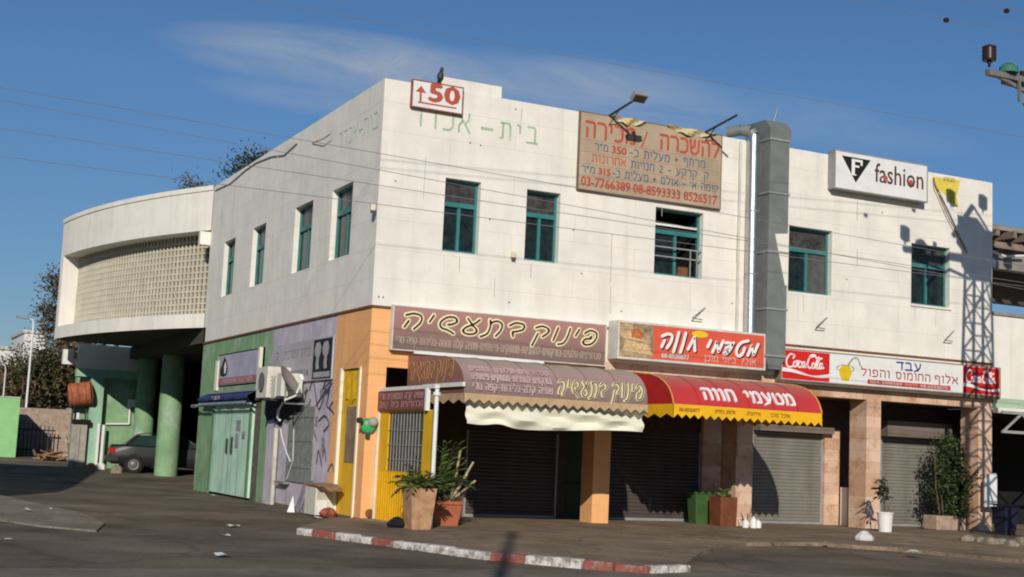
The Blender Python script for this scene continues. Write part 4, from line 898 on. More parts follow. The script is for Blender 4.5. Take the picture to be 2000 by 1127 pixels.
part('top_rail', white, bo, lambda b: (b.box(.26,.36,-2.9,.0,2.63,2.70), b.box(.22,.30,-2.62,-2.54,2.22,2.63)))
part('post', white, bo, lambda b: (b.cyl((.33,-2.86,PZ),(.33,-2.86,2.62),.042,n=12), b.cyl((.33,-2.86,2.50),(.33,-2.86,2.56),.075,n=12)), smooth=True)
part('edge_trim', mat('trim_cream', (.74,.68,.56), .6), bo, lambda b: b.box(.25,.36,-.05,.008,PZ,2.62))
# blue roll-up canopy on the side
cn = T('blue_canopy', 'folded dark blue canopy with a rail over the green side door', 'canopy', (0,10.6,2.45))
part('cloth_roll', mat('navy_cloth', (.03,.05,.16), .8, .15, 4), cn, lambda b: b.grid([[(-.04-.30*math.sin(math.pi*min(1,j/5))*.9, 8.0+5.4*i/20, 2.80-.34*j/5+.012*math.sin(i*1.4)) for i in range(21)] for j in range(6)]), smooth=True)
part('rail', greymetal, cn, lambda b: (b.cyl((-.22,7.9,2.46),(-.22,14.3,2.46),.03,n=8), b.box(-.10,.016,8.0,13.4,2.80,2.86), b.cyl((-.2,13.9,2.46),(-.2,14.45,2.46),.05,n=8)))
part('fringe', mat('pale_fringe', (.30,.34,.45), .8), cn, lambda b: b.grid([[(-.30,8.1+5.2*i/80,2.50-(.05 if i % 2 else .0)) for i in range(81)],[(-.30,8.1+5.2*i/80,2.53) for i in range(81)]]))
part('lettering', palepink, cn, lambda b: put_heb(b, 'אבי', Plane((-.325,11.8,2.6),(0,-1,0),(0,0,1)), .2, 1.1, 0, .09, .01))

# ================================================================== DUCTS, AIR CONDITIONERS, LAMPS
du_ = T('exhaust_duct', 'tall grey sheet-metal exhaust duct running up the facade and over the roof edge', 'duct', (9.85,-.03,3.72))
dx0, dx1, dy0 = 9.58, 10.14, -.46
part('duct_shaft', steel, du_, lambda b: (b.box(dx0,dx1,dy0,-.03,4.0,9.2),))
part('duct_foot', steel, du_, lambda b: b.add([(dx0+.01,dy0+.01,3.999),(dx1-.01,dy0+.01,3.999),(dx1-.01,-.04,3.999),(dx0+.01,-.04,3.999),(dx0+.12,dy0+.05,3.72),(dx1-.1,dy0+.05,3.72),(dx1-.1,-.05,3.72),(dx0+.12,-.05,3.72)], [(0,1,5,4),(1,2,6,5),(2,3,7,6),(3,0,4,7),(7,6,5,4)]))
part('duct_hood', steel, du_, lambda b: (b.prism([(dx0-.03,dy0-.02,9.2),(dx0-.03,dy0-.02,9.46),(dx0-.03,-.28,9.66),(dx0-.03,.5,9.68),(dx0-.03,.5,9.2)], (dx1-dx0+.06,0,0)),))
for zj in (9.15,7.86,6.45,5.1,4.0): part('duct_joint', greymetal, du_, lambda b: b.box(dx0-.025,dx1+.025,dy0-.025,-.03,zj,zj+.05))
part('duct_patch', plaster2, du_, lambda b: b.prism([(dx0+.18,dy0-.016,6.9),(dx0+.50,dy0-.016,5.7),(dx1+.02,dy0-.016,5.72),(dx1+.02,dy0-.016,6.95)], (0,.012,0)))
part('duct_cap', greymetal, du_, lambda b: (b.cyl((dx1+.02,-.1,9.42),(dx1+.22,-.1,9.42),.11,n=12), b.cyl((dx1-.05,.2,9.6),(dx1+.12,.2,10.15),.018,n=6)))
sp_ = T('silver_pipe', 'shiny silver flue pipe beside the square grey duct with an elbow at the roof', 'pipe', (9.28,-.2,4.5))
part('flue', chrome, sp_, lambda b: (b.cyl((9.30,-.20,4.5),(9.28,-.20,9.25),.145,n=20),), smooth=True)
part('flue', mat('faded_white_pipe', (.62,.60,.56), .6), sp_, lambda b: b.cyl((9.02,-.07,4.55),(9.0,-.07,9.1),.03,n=8))
part('elbow', steel, sp_, lambda b: (b.cyl((9.28,-.20,9.24),(9.22,-.15,9.34),.145,n=16), b.cyl((9.22,-.15,9.34),(9.08,.02,9.40),.14,n=16), b.cyl((9.08,.02,9.40),(8.86,.3,9.36),.13,n=16)), smooth=True)
part('pipe_joint', greymetal, sp_, lambda b: [b.cyl((9.295-.0+.0,-.20,z),(9.295,-.20,z+.03),.155,n=16) for z in (5.9,7.4)])

def aircon(y0, y1, x0, z0, z1, lab, fan=True, loc=None):
    r = T('air_conditioner', lab, 'air conditioner', ((x0-.04)/2,(y0+y1)/2,z0), 'air conditioner units on the side wall')
    part('casing', mat('ivory_casing', (.70,.67,.58), .5, .06, 4, streak=.1), r, lambda b: b.box(x0,-.05,y0,y1,z0,z1), bevel=.015)
    yc, zc = (y0+y1)/2, (z0+z1)/2
    if fan:
        part('fan_grille', darkmetal, r, lambda b: (b.lathe((x0-.004,yc,zc),[(.0,0),(.22,0),(.24,.012),(.22,.02)],20,(-1,0,0))))
        part('grille_ring', greymetal, r, lambda b: [b.lathe((x0-.022,yc,zc),[(q,0),(q+.015,.004),(q+.03,0)],18,(-1,0,0)) for q in (.05,.11,.17)])
    part('side_vent', mat('vent_grey', (.42,.40,.35), .6), r, lambda b: [b.box(x0+.08,-.12,y0-.006,y0+.001,z0+.12+k*.09,z0+.16+k*.09) for k in range(max(2,int((z1-z0-.2)/.09)))])
    part('bracket', darkmetal, r, lambda b: (b.box(x0-.04,.016,y0+.08,y0+.12,z0-.05,z0-.002), b.box(x0-.04,.016,y1-.12,y1-.08,z0-.05,z0-.002)))
    return r
aircon(5.15,6.05,-.62,2.54,3.28,'large ivory air conditioner with a round fan beside the blue canopy')
aircon(4.18,4.56,-.56,2.56,3.10,'narrow ivory air conditioner between the large unit and the satellite dish',False)
aircon(4.68,5.02,-.55,2.52,3.02,'slim ivory air conditioner squeezed beside the large fan unit',False)
part('aircon_pipe', white, bpy.data.objects['air_conditioner'], lambda b: b.tube([(-.12,5.4,2.47),(-.2,5.5,2.25),(-.16,5.65,2.1),(-.1,5.6,2.02)], .03, 6))
dsh = T('satellite_dish', 'grey satellite dish on a bent arm fixed to the lilac side wall', 'satellite dish', (-.05,3.6,2.5))
dc = Vector((-.55,3.75,2.86)); dn = Vector((.66,-.50,.56)).normalized()
part('reflector', mat('dish_grey', (.30,.27,.25), .5, .08, 3), dsh, lambda b: b.lathe(dc, [(.0,0),(.13,.012),(.27,.05),(.38,.10),(.39,.10),(.27,.035),(.13,-.005),(0,-.012)], 26, dn), smooth=True)
part('feed_arm', white, dsh, lambda b: (b.tube([dc+Vector((-.05,-.05,-.40)), dc+dn*.22+Vector((0,-.1,-.42)), dc+dn*.42+Vector((0,-.05,-.15))], .022, 6), b.cyl(dc+dn*.42+Vector((0,-.05,-.17)), dc+dn*.36+Vector((0,-.05,-.03)), .05, n=10)))
part('wall_arm', greymetal, dsh, lambda b: b.tube([(-.0,3.9,2.40),(-.55,3.8,2.40),dc+dn*-.05], .025, 6))
# unit standing on the ground by the wall
gac = T('ground_unit', 'ivory box unit with louvres standing on the ground by the lilac wall', 'cabinet', (-.2,2.2,0))
part('casing', mat('ivory_casing', (.70,.67,.58)), gac, lambda b: b.box(-.42,-.02,1.62,2.35,.02,.62), bevel=.012)
part('louvre', mat('vent_grey', (.42,.40,.35)), gac, lambda b: [b.box(-.38,-.06,1.612,1.621,.36+k*.04,.38+k*.04) for k in range(5)])
part('front_panel', white, gac, lambda b: b.box(-.40,-.16,1.585,1.605,.03,.33))
tag(part('cardboard', mat('brown_cardboard', (.33,.20,.11), .9, .2, 5), None, lambda b: (b.prism([(-.46,1.35,.63),(-.05,1.3,.66),(.0,2.4,.65),(-.44,2.45,.63)], (0,0,.03)), b.prism([(-.36,.95,.55),(-.03,1.0,.56),(-.03,1.33,.66),(-.4,1.3,.65)], (0,0,.02)))), 'flattened brown cardboard lying on top of the ivory box unit', 'cardboard')
tag(part('plywood_sheet', mat('lilac_grey_board', (.30,.26,.32), .9, .25, 3), None, lambda b: (b.obox((-.30,2.62,0),(.28,0,1),(0,1,0),(-1,0,.28),0,.70,0,.34,0,.02), b.obox((-.33,3.0,0),(.3,0,1),(0,1,0),(-1,0,.3),0,.62,0,.3,0,.02))), 'weathered lilac-grey boards leaning on the wall beside the ivory box unit', 'board')
tag(part('paper_cone', white, None, lambda b: b.add([(-.48,3.22,0),(-.42,3.0,0),(-.57,3.08,0),(-.44,3.12,.36)], [(0,1,3),(1,2,3),(2,0,3),(0,2,1)])), 'white folded paper standing at the foot of the lilac wall', 'paper')
tag(part('red_bag', mat('red_rubbish', (.45,.12,.08), .7, .5, 8), None, lambda b: b.lathe((-.24,1.25,0), [(.0,0),(.17,.03),(.2,.09),(.12,.18),(.03,.21)], 9)), 'crumpled red rubbish bag beside the yellow side door', 'bag')
# wall lamps
for p_, lab in ((F(728,405,-.06), 'small white wall lamp at the top corner edge of the facade'), (F(1003,497,-.06), 'small orange-white wall lamp between the first two front windows')):
    r = T('wall_lamp', lab, 'lamp', (p_.x, -.003, p_.z), 'small lamps on the white wall')
    part('shade', mat('lamp_white', (.76,.70,.52), .4), r, lambda b: b.box(p_.x-.05,p_.x+.05,-.11,-.003,p_.z-.07,p_.z+.07), bevel=.015)
    part('lens', rust, r, lambda b: b.box(p_.x-.035,p_.x+.035,-.09,-.03,p_.z-.12,p_.z-.072))
for (x, y), lab in (((1358,618),'bent iron bracket on the white wall above the red food sign'), ((1598,636),'bent iron bracket on the white wall between the duct and a window'), ((1848,661),'bent iron bracket on the white wall beside the pylon shadow')):
    a = F(x,y); r = T('wall_bracket', lab, 'bracket', (a.x,-.003,a.z), 'bent iron brackets on the facade')
    part('rod', mat('bracket_grey', (.22,.21,.19), .7), r, lambda b: b.tube([(a.x+.26,-.01,a.z+.22),(a.x-.16,-.12,a.z-.06),(a.x+.14,-.08,a.z-.075)], .013, 5))
bl = T('alarm_bell', 'green and grey alarm horn fixed on the orange corner pier', 'alarm', (.12,0,1.95))
part('shell', mat('bell_green', (.05,.36,.12), .4), bl, lambda b: b.lathe((.06,-.02,1.92), [(.0,.07),(.11,.065),(.15,.04),(.16,.015),(.15,0)], 20, (-.3,-1,0)), smooth=True)
part('cone', mat('bell_grey', (.36,.38,.33), .5), bl, lambda b: b.lathe((.13,-.10,2.0), [(.10,.0),(.10,.03),(.07,.07),(.03,.09),(0,.095)], 18, (.0,-1,.25)), smooth=True)
part('mount', darkmetal, bl, lambda b: (b.box(.02,.10,-.05,.008,1.66,1.78), b.cyl((-.12,-.1,2.02),(-.2,-.12,2.02),.06,n=10)))
tag(part('wall_socket', rust, None, lambda b: (b.lathe((.20,-.0,.17), [(.09,0),(.09,.03),(.05,.05),(0,.05)], 12, (0,-1,0)))), 'round rusty outlet at the foot of the orange corner pier', 'outlet')
# bird on the parapet block corner
bd = MB(); bx, by, bz = 1.24, .03, 9.30
bd.lathe((bx,by,bz), [(.0,0),(.05,.03),(.075,.10),(.06,.18),(.035,.22),(.045,.26),(.03,.31),(.0,.325)], 12, (.15,0,1)); bd.prism([(bx-.03,by,bz+.02),(bx+.03,by,bz+.02),(bx+.02,by+.12,bz-.06),(bx-.02,by+.12,bz-.06)], (0,.01,.02)); bd.lathe((bx+.045,by-.03,bz+.275), [(.014,0),(.0,.04)], 6, (.2,-1,0))
tag(bd.build('pigeon', darkmetal, smooth=True), 'dark pigeon perched on the roof edge above the number sign', 'bird')
# loose yellow banner hanging at the right end of the facade
yb = T('torn_streamer', 'torn yellow and white banner strip hanging from the roof beside the fashion sign', 'banner', (15.6,-.03,8.9))
def flap(b):
    a = [F(1822,345,-.05),F(1875,352,-.05),F(1868,385,-.05),F(1872,402,-.06),F(1858,396,-.06),F(1846,384,-.06),F(1830,368,-.05)]
    b.prism([tuple(p) for p in a], (0,-.012,0))
part('yellow_cloth', mat('pale_yellow_cloth', (.78,.62,.10), .8, .1, 3), yb, flap)
part('white_strip', white, yb, lambda b: (b.prism([tuple(F(*q,-.08)) for q in ((1834,372),(1848,384),(1902,478),(1890,490))], (0,-.01,0))))
part('strip_edge', rust, yb, lambda b: b.tube([F(1824,348,-.09),F(1826,364,-.09),F(1850,420,-.09),F(1889,494,-.09)], .014, 5))
part('lettering', mat('dull_gold_print', (.5,.38,.08), .7), yb, lambda b: put_text(b, 'מבצע', Plane(F(1843,352,-.068),(1,0,0),(0,0,1)), .0, .38, 0, .1, .002, .006))

# ================================================================== PLANTS AND THINGS ON THE PAVEMENT
leafd = mat('leaf_dark', (.028,.052,.018), .6, .35, 8); leafm = mat('leaf_mid', (.062,.10,.028), .6, .3, 8); leafy = mat('leaf_yellowish', (.16,.16,.05), .65, .3, 8)
stemm = mat('stem_brown', (.12,.085,.05), .85, .2, 8)
def leaf(b, p, d, ln, wd, up=None):
    d = Vector(d).normalized(); s_ = d.cross(Vector((random.uniform(-1,1),random.uniform(-1,1),random.uniform(.2,1)))).normalized()*wd/2; p = Vector(p)
    b.add([p, p+d*ln*.5+s_, p+d*ln, p+d*ln*.5-s_], [(0,1,2,3)])
def frond(b, base, d, ln, droop, nl, lw, ll):
    d = Vector(d).normalized(); p = Vector(base); st = ln/nl; side = d.cross(Vector((0,0,1))).normalized()
    for i in range(nl):
        q = p+d*st; b.cyl(p, q, .008*(1-i/nl)+.003, n=4, cap=False)
        if i > 1:
            for sg_ in (-1, 1): leaf(b, q, side*sg_+d*.75+Vector((0,0,random.uniform(-.25,.15))), ll*(1-.55*i/nl), lw)
        p = q; d = (d+Vector((0,0,-droop/nl))).normalized()
# tall tapering stone planter
pp = Vector((.0,-3.05,PZ))
r = T('tall_planter', 'tall tapering tan stone planter with fronds at the corner of the terrace', 'planter', pp)
part('pot', mat('tan_veined_stone', (.50,.30,.17), .6, .22, 5, .15, col2=(.33,.17,.09)), r, lambda b: (b.add([(pp.x+s*h_,pp.y+t*h_,pp.z+z) for z, h_ in ((0,.185),(.74,.25),(.74,.21),(.66,.20)) for s, t in ((-1,-1),(1,-1),(1,1),(-1,1))], [(k*4+i,k*4+(i+1)%4,k*4+4+(i+1)%4,k*4+4+i) for k in range(3) for i in range(4)]+[(12,13,14,15)])), bevel=.01)
rnd = random.Random(3)
def palm(b, base, n, ln, sp_=1.0, up=1.0):
    for k in range(n):
        b.cur = rnd.choice((0,0,1))
        a = 2*math.pi*k/n+rnd.uniform(-.3,.3); e = rnd.uniform(.3,1.0)
        frond(b, base, (math.cos(a)*sp_,math.sin(a)*sp_,up*e*1.5), ln*rnd.uniform(.7,1.1), rnd.uniform(.9,2.0), 13, .030, .27)
palmg = mat('palm_green', (.13,.17,.04), .6, .3, 8)
part('fronds', [palmg, leafm], r, lambda b: palm(b, pp+Vector((0,0,.68)), 30, .52, .8, 1.2))
tp = Vector((1.02,-1.75,PZ))
r = T('terracotta_planter', 'square terracotta planter with a spiky palm in front of the dark shutter', 'planter', tp)
part('pot', mat('terracotta', (.45,.14,.065), .75, .14, 3, .1), r, lambda b: (b.add([(tp.x+s*h_,tp.y+t*h_,tp.z+z) for z, h_ in ((0,.25),(.40,.30),(.40,.325),(.47,.325),(.47,.28),(.40,.27)) for s, t in ((-1,-1),(1,-1),(1,1),(-1,1))], [(k*4+i,k*4+(i+1)%4,k*4+4+(i+1)%4,k*4+4+i) for k in range(5) for i in range(4)]+[(20,21,22,23)])), bevel=.012)
part('fronds', [leafm, palmg], r, lambda b: (palm(b, tp+Vector((-.15,0,.42)), 50, .92, .55, 1.35), palm(b, tp+Vector((-.1,0,.42)), 18, 1.2, .25, 1.6)))
part('dry_stalks', mat('dry_stalk', (.46,.40,.24), .8, .1), r, lambda b: [b.tube([tp+Vector((.12,-.1,.45)), tp+Vector((.2+dx_*.5,-.12,.45+h_*.55)), tp+Vector((.22+dx_,-.15,.45+h_))], .022, 5) for dx_, h_ in ((.22,.55),(.34,.78),(.05,1.0),(.40,.42))])
part('soil_litter', stemm, r, lambda b: [leaf(b, tp+Vector((rnd.uniform(-.27,.3),rnd.uniform(-.28,.25),.47)), (rnd.uniform(-1,1),rnd.uniform(-1,1),.4), .2, .05) for _ in range(60)])
tag(part('black_bag', mat('black_plastic', (.02,.018,.02), .35, .1), None, lambda b: b.lathe((-.28,-2.75,PZ), [(.0,0),(.17,.01),(.20,.06),(.13,.14),(.05,.19),(.0,.2)], 9)), 'black rubbish bag slumped against the tall stone planter', 'bag')
# green bin, brown planter box and white jugs by the stone pillar
tag(part('green_bin', mat('green_bin_plastic', (.055,.12,.035), .55, .15, 4), None, lambda b: (b.add([(8.62+s*h_,.62+t*h_*.7,PZ+z) for z, h_ in ((0,.22),(.68,.27),(.70,.29),(.74,.29),(.74,.24),(.1,.2)) for s, t in ((-1,-1),(1,-1),(1,1),(-1,1))], [(k*4+i,k*4+(i+1)%4,k*4+4+(i+1)%4,k*4+4+i) for k in range(5) for i in range(4)]+[(20,21,22,23)])), bevel=.01), 'green plastic bin standing in the shade behind the wooden planter', 'bin')
bq = Vector((8.80,-.02,PZ))
r = T('wooden_planter', 'reddish brown box planter with a small green plant before the stone pillar', 'planter', bq)
part('box', mat('red_brown_wood', (.20,.065,.03), .6, .2, 4), r, lambda b: b.add([(bq.x+s*h_,bq.y+t*h_,bq.z+z) for z, h_ in ((0,.22),(.66,.235),(.66,.20),(.58,.2)) for s, t in ((-1,-1),(1,-1),(1,1),(-1,1))], [(k*4+i,k*4+(i+1)%4,k*4+4+(i+1)%4,k*4+4+i) for k in range(3) for i in range(4)]+[(12,13,14,15)]), bevel=.01)
part('leaves', [leafm, leafy], r, lambda b: [leaf(b, bq+Vector((rnd.uniform(-.12,.15),rnd.uniform(-.1,.1),.58+rnd.uniform(0,.22))), (rnd.uniform(-1,1),rnd.uniform(-1,1),rnd.uniform(.2,1.2)), .14, .06) for _ in range(40)])
for x, y, h_, lab in ((8.94,-.70,.2,'white plastic jug nearest the brown box planter'), (9.10,-.78,.26,'middle white jug with a dark handle in front of the stone pillar'), (9.27,-.72,.19,'white plastic jug nearest the light grey shutter')):
    tag(part('plastic_jug', white, None, lambda b: b.lathe((x,y,PZ), [(.0,0),(.075,.005),(.08,h_*.62),(.05,h_*.85),(.028,h_*.88),(.028,h_),(0,h_)], 12), smooth=True), lab, 'jug', 'white jugs by the stone pillar')
tag(part('dry_twigs', stemm, None, lambda b: [b.tube([(9.15,-.45,PZ), (9.15+rnd.uniform(-.2,.25),-.45+rnd.uniform(-.1,.1),PZ+rnd.uniform(.15,.42))], .008, 4) for _ in range(14)]), 'small heap of dry twigs behind the white jugs', 'twigs')
tag(part('white_box', mat('box_white', (.70,.67,.60), .6, .08), None, lambda b: b.box(13.36,13.68,1.1,1.38,PZ,1.02), bevel=.01), 'off-white box standing beside the narrow stone pier', 'box')
wb = Vector((12.62,-1.12,PZ))
r = T('bucket_plant', 'white bucket with a thin drooping plant beside the stone pillar', 'potted plant', wb)
part('bucket', white, r, lambda b: b.lathe(wb, [(.0,0),(.15,0),(.185,.42),(.20,.42),(.20,.45),(.17,.45),(.165,.36),(0,.36)], 18), smooth=True)
part('stem', stemm, r, lambda b: (b.tube([wb+Vector((0,0,.36)), wb+Vector((-.05,0,.8)), wb+Vector((-.12,-.05,1.15))], .014, 5), b.tube([wb+Vector((.05,0,.36)), wb+Vector((.12,0,.62)), wb+Vector((.2,.0,.72))], .008, 4)))
part('leaves', [leafd, leafy], r, lambda b: [leaf(b, wb+Vector((rnd.gauss(-.12,.07),rnd.gauss(-.03,.07),rnd.uniform(.75,1.25))), (rnd.uniform(-1,1),rnd.uniform(-1,1),rnd.uniform(-1,.3)), .17, .07) for _ in range(70)])
tag(part('plastic_bag', mat('bag_white', (.72,.72,.70), .5, .08), None, lambda b: b.lathe((9.35,-4.18,PZ-.01), [(.0,.0),(.19,.01),(.2,.06),(.15,.12),(.09,.16),(.07,.19),(.0,.20)], 9), smooth=False), 'knotted white plastic bag lying on the pavement', 'bag')
# climbing bush in a planter before the right shutter
bu = Vector((15.75,.15,PZ))
r = T('bougainvillea_bush', 'tall dark green bush in a stone trough in front of a grey shutter', 'bush', bu)
part('trough', mat('pale_stone_trough', (.46,.33,.24), .8, .2, 4, .3), r, lambda b: (b.box(bu.x-.55,bu.x+.42,bu.y-.25,bu.y+.25,PZ,PZ+.36)), bevel=.03)
part('stem', stemm, r, lambda b: [b.tube([bu+Vector((k*.1,0,.3)), bu+Vector((k*.16+.05,.1,1.1)), bu+Vector((k*.2+.1,.1,1.9))], .02, 5) for k in (-2,-1,0,1,2)])
def bushleaves(b):
    cl_ = []
    for _ in range(105):
        z = rnd.uniform(.35,2.25); w_ = .15+.27*math.sin(min(1,(z-.1)/1.9)*2.4); cl_.append(Vector((rnd.gauss(0,.55)*w_+.12+ (.1 if z < 1.4 else .0), rnd.gauss(0,.5)*w_, z)))
    for c in cl_:
        for _ in range(42):
            o_ = Vector((rnd.gauss(0,.10),rnd.gauss(0,.10),rnd.gauss(0,.10))); b.cur = 0 if rnd.random() < .55 else (1 if rnd.random() < .85 else 2)
            leaf(b, bu+c+o_, (rnd.uniform(-1,1),rnd.uniform(-1,1),rnd.uniform(-.6,.8)), rnd.uniform(.07,.13), rnd.uniform(.035,.06))
part('foliage', [leafd, leafm, leafy], r, bushleaves)
# right end: white board, dark blue bin, rubble
tag(part('white_board', white, None, lambda b: b.prism([(16.62,-.30,PZ+.62),(17.02,-.30,PZ+.62),(17.02,-.30,PZ+1.42),(16.98,-.30,PZ+1.48),(16.72,-.30,PZ+1.45),(16.62,-.30,PZ+1.3)], (0,.05,0))), 'white panel leaning on the last stone pillar above the navy bin', 'board')
r = T('wheelie_bin', 'dark navy waste bin standing by the last stone pillar', 'bin', (16.1,-1.45,PZ))
part('body', mat('navy_plastic', (.018,.022,.045), .45, .1), r, lambda b: b.add([(16.1+s*h_,-1.45+t*h_,PZ+z) for z, h_ in ((0,.17),(.62,.22),(.62,.245),(.67,.245)) for s, t in ((-1,-1),(1,-1),(1,1),(-1,1))], [(k*4+i,k*4+(i+1)%4,k*4+4+(i+1)%4,k*4+4+i) for k in range(3) for i in range(4)]+[(0,1,2,3)]), bevel=.015)
part('lid', mat('navy_plastic', (.018,.022,.045)), r, lambda b: b.prism([(15.85,-1.70,PZ+.675),(16.35,-1.70,PZ+.675),(16.35,-1.20,PZ+.71),(15.85,-1.20,PZ+.71)], (0,0,.03)))
rub = [(1888,1056,.16),(1915,1058,.13),(1935,1062,.17),(1955,1062,.14),(1975,1066,.15),(1998,1064,.2)]
RL = ['first small concrete lump of the row by the navy bin', 'second concrete lump of the row, dark on one side', 'third and largest round concrete lump near the bin', 'fourth concrete lump of the row in front of the bin', 'fifth concrete lump next to the long flat stone', 'long flat stone at the end of the row of lumps']
for (px, py, s_), lab in zip(rub, RL):
    c = G(px,py,PZ); b = MB(); rr = random.Random(px)
    b.lathe((c.x,c.y,PZ-.01), [(.0,0),(s_,.0),(s_*1.05,s_*.4),(s_*.7,s_*.8),(.0,s_*.9)], 7)
    b.v = [(x+rr.uniform(-.03,.03), y+rr.uniform(-.03,.03), z) for x, y, z in b.v]
    tag(b.build('concrete_lump', oldconc, origin=(c.x,c.y,PZ)), lab, 'stone', 'concrete lumps lying on the pavement')
# litter: single scraps of paper
lit = [(455,1030,.10,0),(440,1046,.05,0),(436,1087,.09,0),(52,996,.07,1),(97,994,.04,1),(18,1054,.05,0),(336,942,.12,0),(415,968,.06,0),(1790,1082,.13,2),(1575,1066,.08,2),(1617,1062,.07,2),(1585,1018,.09,2),(1812,1026,.1,2),(1296,1017,.05,2),(620,1012,.07,0)]
LL = ['white scrap of paper on the road in front of the green shop', 'small white scrap below the larger paper on the road', 'white scrap of paper on the road nearest the viewer', 'white cup lying on the pale traffic island', 'tiny white scrap beside the cup on the traffic island', 'tiny white scrap on the road in front of the traffic island', 'pale paper lying before the green column', 'small paper at the foot of the mint green doors', 'white paper on the pavement edge in front of the white bag', 'grey scrap on the pavement furthest from the white bag', 'small light stone between the grey scrap and the white bag', 'white scrap at the foot of the lit grey shutter', 'white carton at the foot of the shutter behind the big bush', 'tiny white scrap before the dark shutter', 'blue-white scrap in front of the ivory box unit']
for (px, py, s_, pl_), lab in zip(lit, LL):
    z = (.004, .054, PZ+.004)[pl_]; c = G(px,py,z); b = MB(); rr = random.Random(px*7)
    b.grid([[(c.x+s_*(i-1)*1.1+rr.uniform(-.02,.02), c.y+s_*(j-1)*1.3+rr.uniform(-.02,.02), z+rr.uniform(.0,s_*.55)) for i in range(3)] for j in range(3)])
    tag(b.build('paper_scrap', white, origin=(c.x,c.y,z)), lab, 'litter', 'scraps of paper on the ground')

# ================================================================== CAR
def car(loc, rz):
    r = T('parked_car', 'dark grey old saloon car parked behind the green column in the carport', 'car', loc); 
    M = Matrix.Translation(Vector(loc)) @ Matrix.Rotation(rz, 4, 'Z')
    X = lambda p: tuple(M @ Vector(p))
    paint = mat('dark_grey_car_paint', (.018,.02,.021), .4, .08, 3, spec=.35); cg = mat('car_glass', (.02,.045,.04), .06, .1, spec=.6); rub_ = mat('tyre_rubber', (.02,.02,.02), .85); rim = mat('steel_rim', (.20,.19,.175), .4, .1, metal=.4)
    HW = .83
    # body shell: sections along x (0 rear bumper .. 4.35 front), lower body
    secs = [(.0,.42,.62,.70),(.04,.34,.92,.80),(.10,.30,.96,.83),(.95,.26,.98,.85),(1.6,.24,.97,.85),(2.9,.24,.95,.85),(3.6,.26,.92,.84),(4.2,.30,.84,.80),(4.35,.40,.66,.70)]
    def body(b):
        rows = []
        for x, z0, z1, hw in secs:
            rows.append([X((x,y,z)) for y, z in ((-hw*.9,z0),(-hw,z0+.12),(-hw*1.0,(z0+z1)/2),(-hw*.97,z1-.06),(-hw*.88,z1),(0,z1+.02),(hw*.88,z1),(hw*.97,z1-.06),(hw,(z0+z1)/2),(hw,z0+.12),(hw*.9,z0))])
        b.grid(rows); b.poly(rows[0]); b.poly(rows[-1][::-1])
    part('body', paint, r, body, smooth=True)
    cab = [(.55,.97,.74),(.98,1.34,.62),(1.25,1.40,.60),(2.25,1.41,.60),(2.5,1.36,.61),(3.15,.95,.74)]
    def roof(b):
        b.grid([[X((x,-w_*.95,z)), X((x,-w_*.6,z+.025)), X((x,0,z+.035)), X((x,w_*.6,z+.025)), X((x,w_*.95,z))] for x, z, w_ in cab[1:5]])
        for s in (-1,1):
            for (x0,z0,w0),(x1,z1,w1),t in ((cab[0],cab[1],.07),(cab[5],cab[4],.07)):
                b.bar(X((x0,s*w0,z0)), X((x1,s*w1*.97,z1)), .06, .06)
            b.bar(X((1.72,s*.72,.96)), X((1.74,s*.60,1.40)), .05, .05)
    part('roof', paint, r, roof, smooth=True)
    def gl(b):
        for s in (-1,1):
            b.poly([X((.62,s*.735,.97)),X((3.08,s*.735,.95)),X((2.48,s*.605,1.35)),X((1.0,s*.605,1.34))])
        b.poly([X((.52,-.72,.98)),X((.52,.72,.98)),X((.98,.58,1.34)),X((.98,-.58,1.34))]); b.poly([X((3.18,-.72,.95)),X((3.18,.72,.95)),X((2.5,.58,1.35)),X((2.5,-.58,1.35))])
    part('window', cg, r, gl)
    for s in (-1,1):
        part('tail_light', mat('tail_light_red', (.42,.02,.02), .2, .2, 14), r, lambda b: b.obox(X((0,0,0)), M.to_3x3() @ Vector((1,0,0)), M.to_3x3() @ Vector((0,1,0)), Vector((0,0,1)), .0,.20, s*.50 if s > 0 else -.845, .845 if s > 0 else -.50, .66,.85))
    part('bumper', mat('black_bumper', (.025,.025,.027), .5), r, lambda b: (b.obox(X((0,0,0)), M.to_3x3() @ Vector((1,0,0)), M.to_3x3() @ Vector((0,1,0)), Vector((0,0,1)), -.10,.35,-.86,.86,.36,.58), b.obox(X((0,0,0)), M.to_3x3() @ Vector((1,0,0)), M.to_3x3() @ Vector((0,1,0)), Vector((0,0,1)), 4.05,4.42,-.85,.85,.34,.56)), bevel=.04)
    part('side_trim', mat('black_bumper', (.025,.025,.027)), r, lambda b: [b.obox(X((0,0,0)), M.to_3x3() @ Vector((1,0,0)), M.to_3x3() @ Vector((0,1,0)), Vector((0,0,1)), .4,3.9,s*.855-.01,s*.855+.01,.56,.62) for s in (-1,1)])
    for x in (.85, 3.45):
        for s in (-1,1):
            c = Vector(X((x,s*.80,.30))); ax = M.to_3x3() @ Vector((0,s,0))
            wo = part('wheel', rub_, r, lambda b: b.lathe(c, [(.20,-.10),(.29,-.10),(.305,-.07),(.305,.06),(.29,.09),(.20,.09)], 22, ax), smooth=True)
            part('rim', rim, wo, lambda b: b.lathe(c, [(.20,.085),(.19,.06),(.12,.05),(.05,.075),(0,.075)], 18, ax), smooth=True)
            part('wheel_arch', darkmat, r, lambda b: b.lathe(c, [(.36,.052),(.0,.052)], 20, ax))
car((-.86,24.1,gz(24.0)-.01), R(-8))

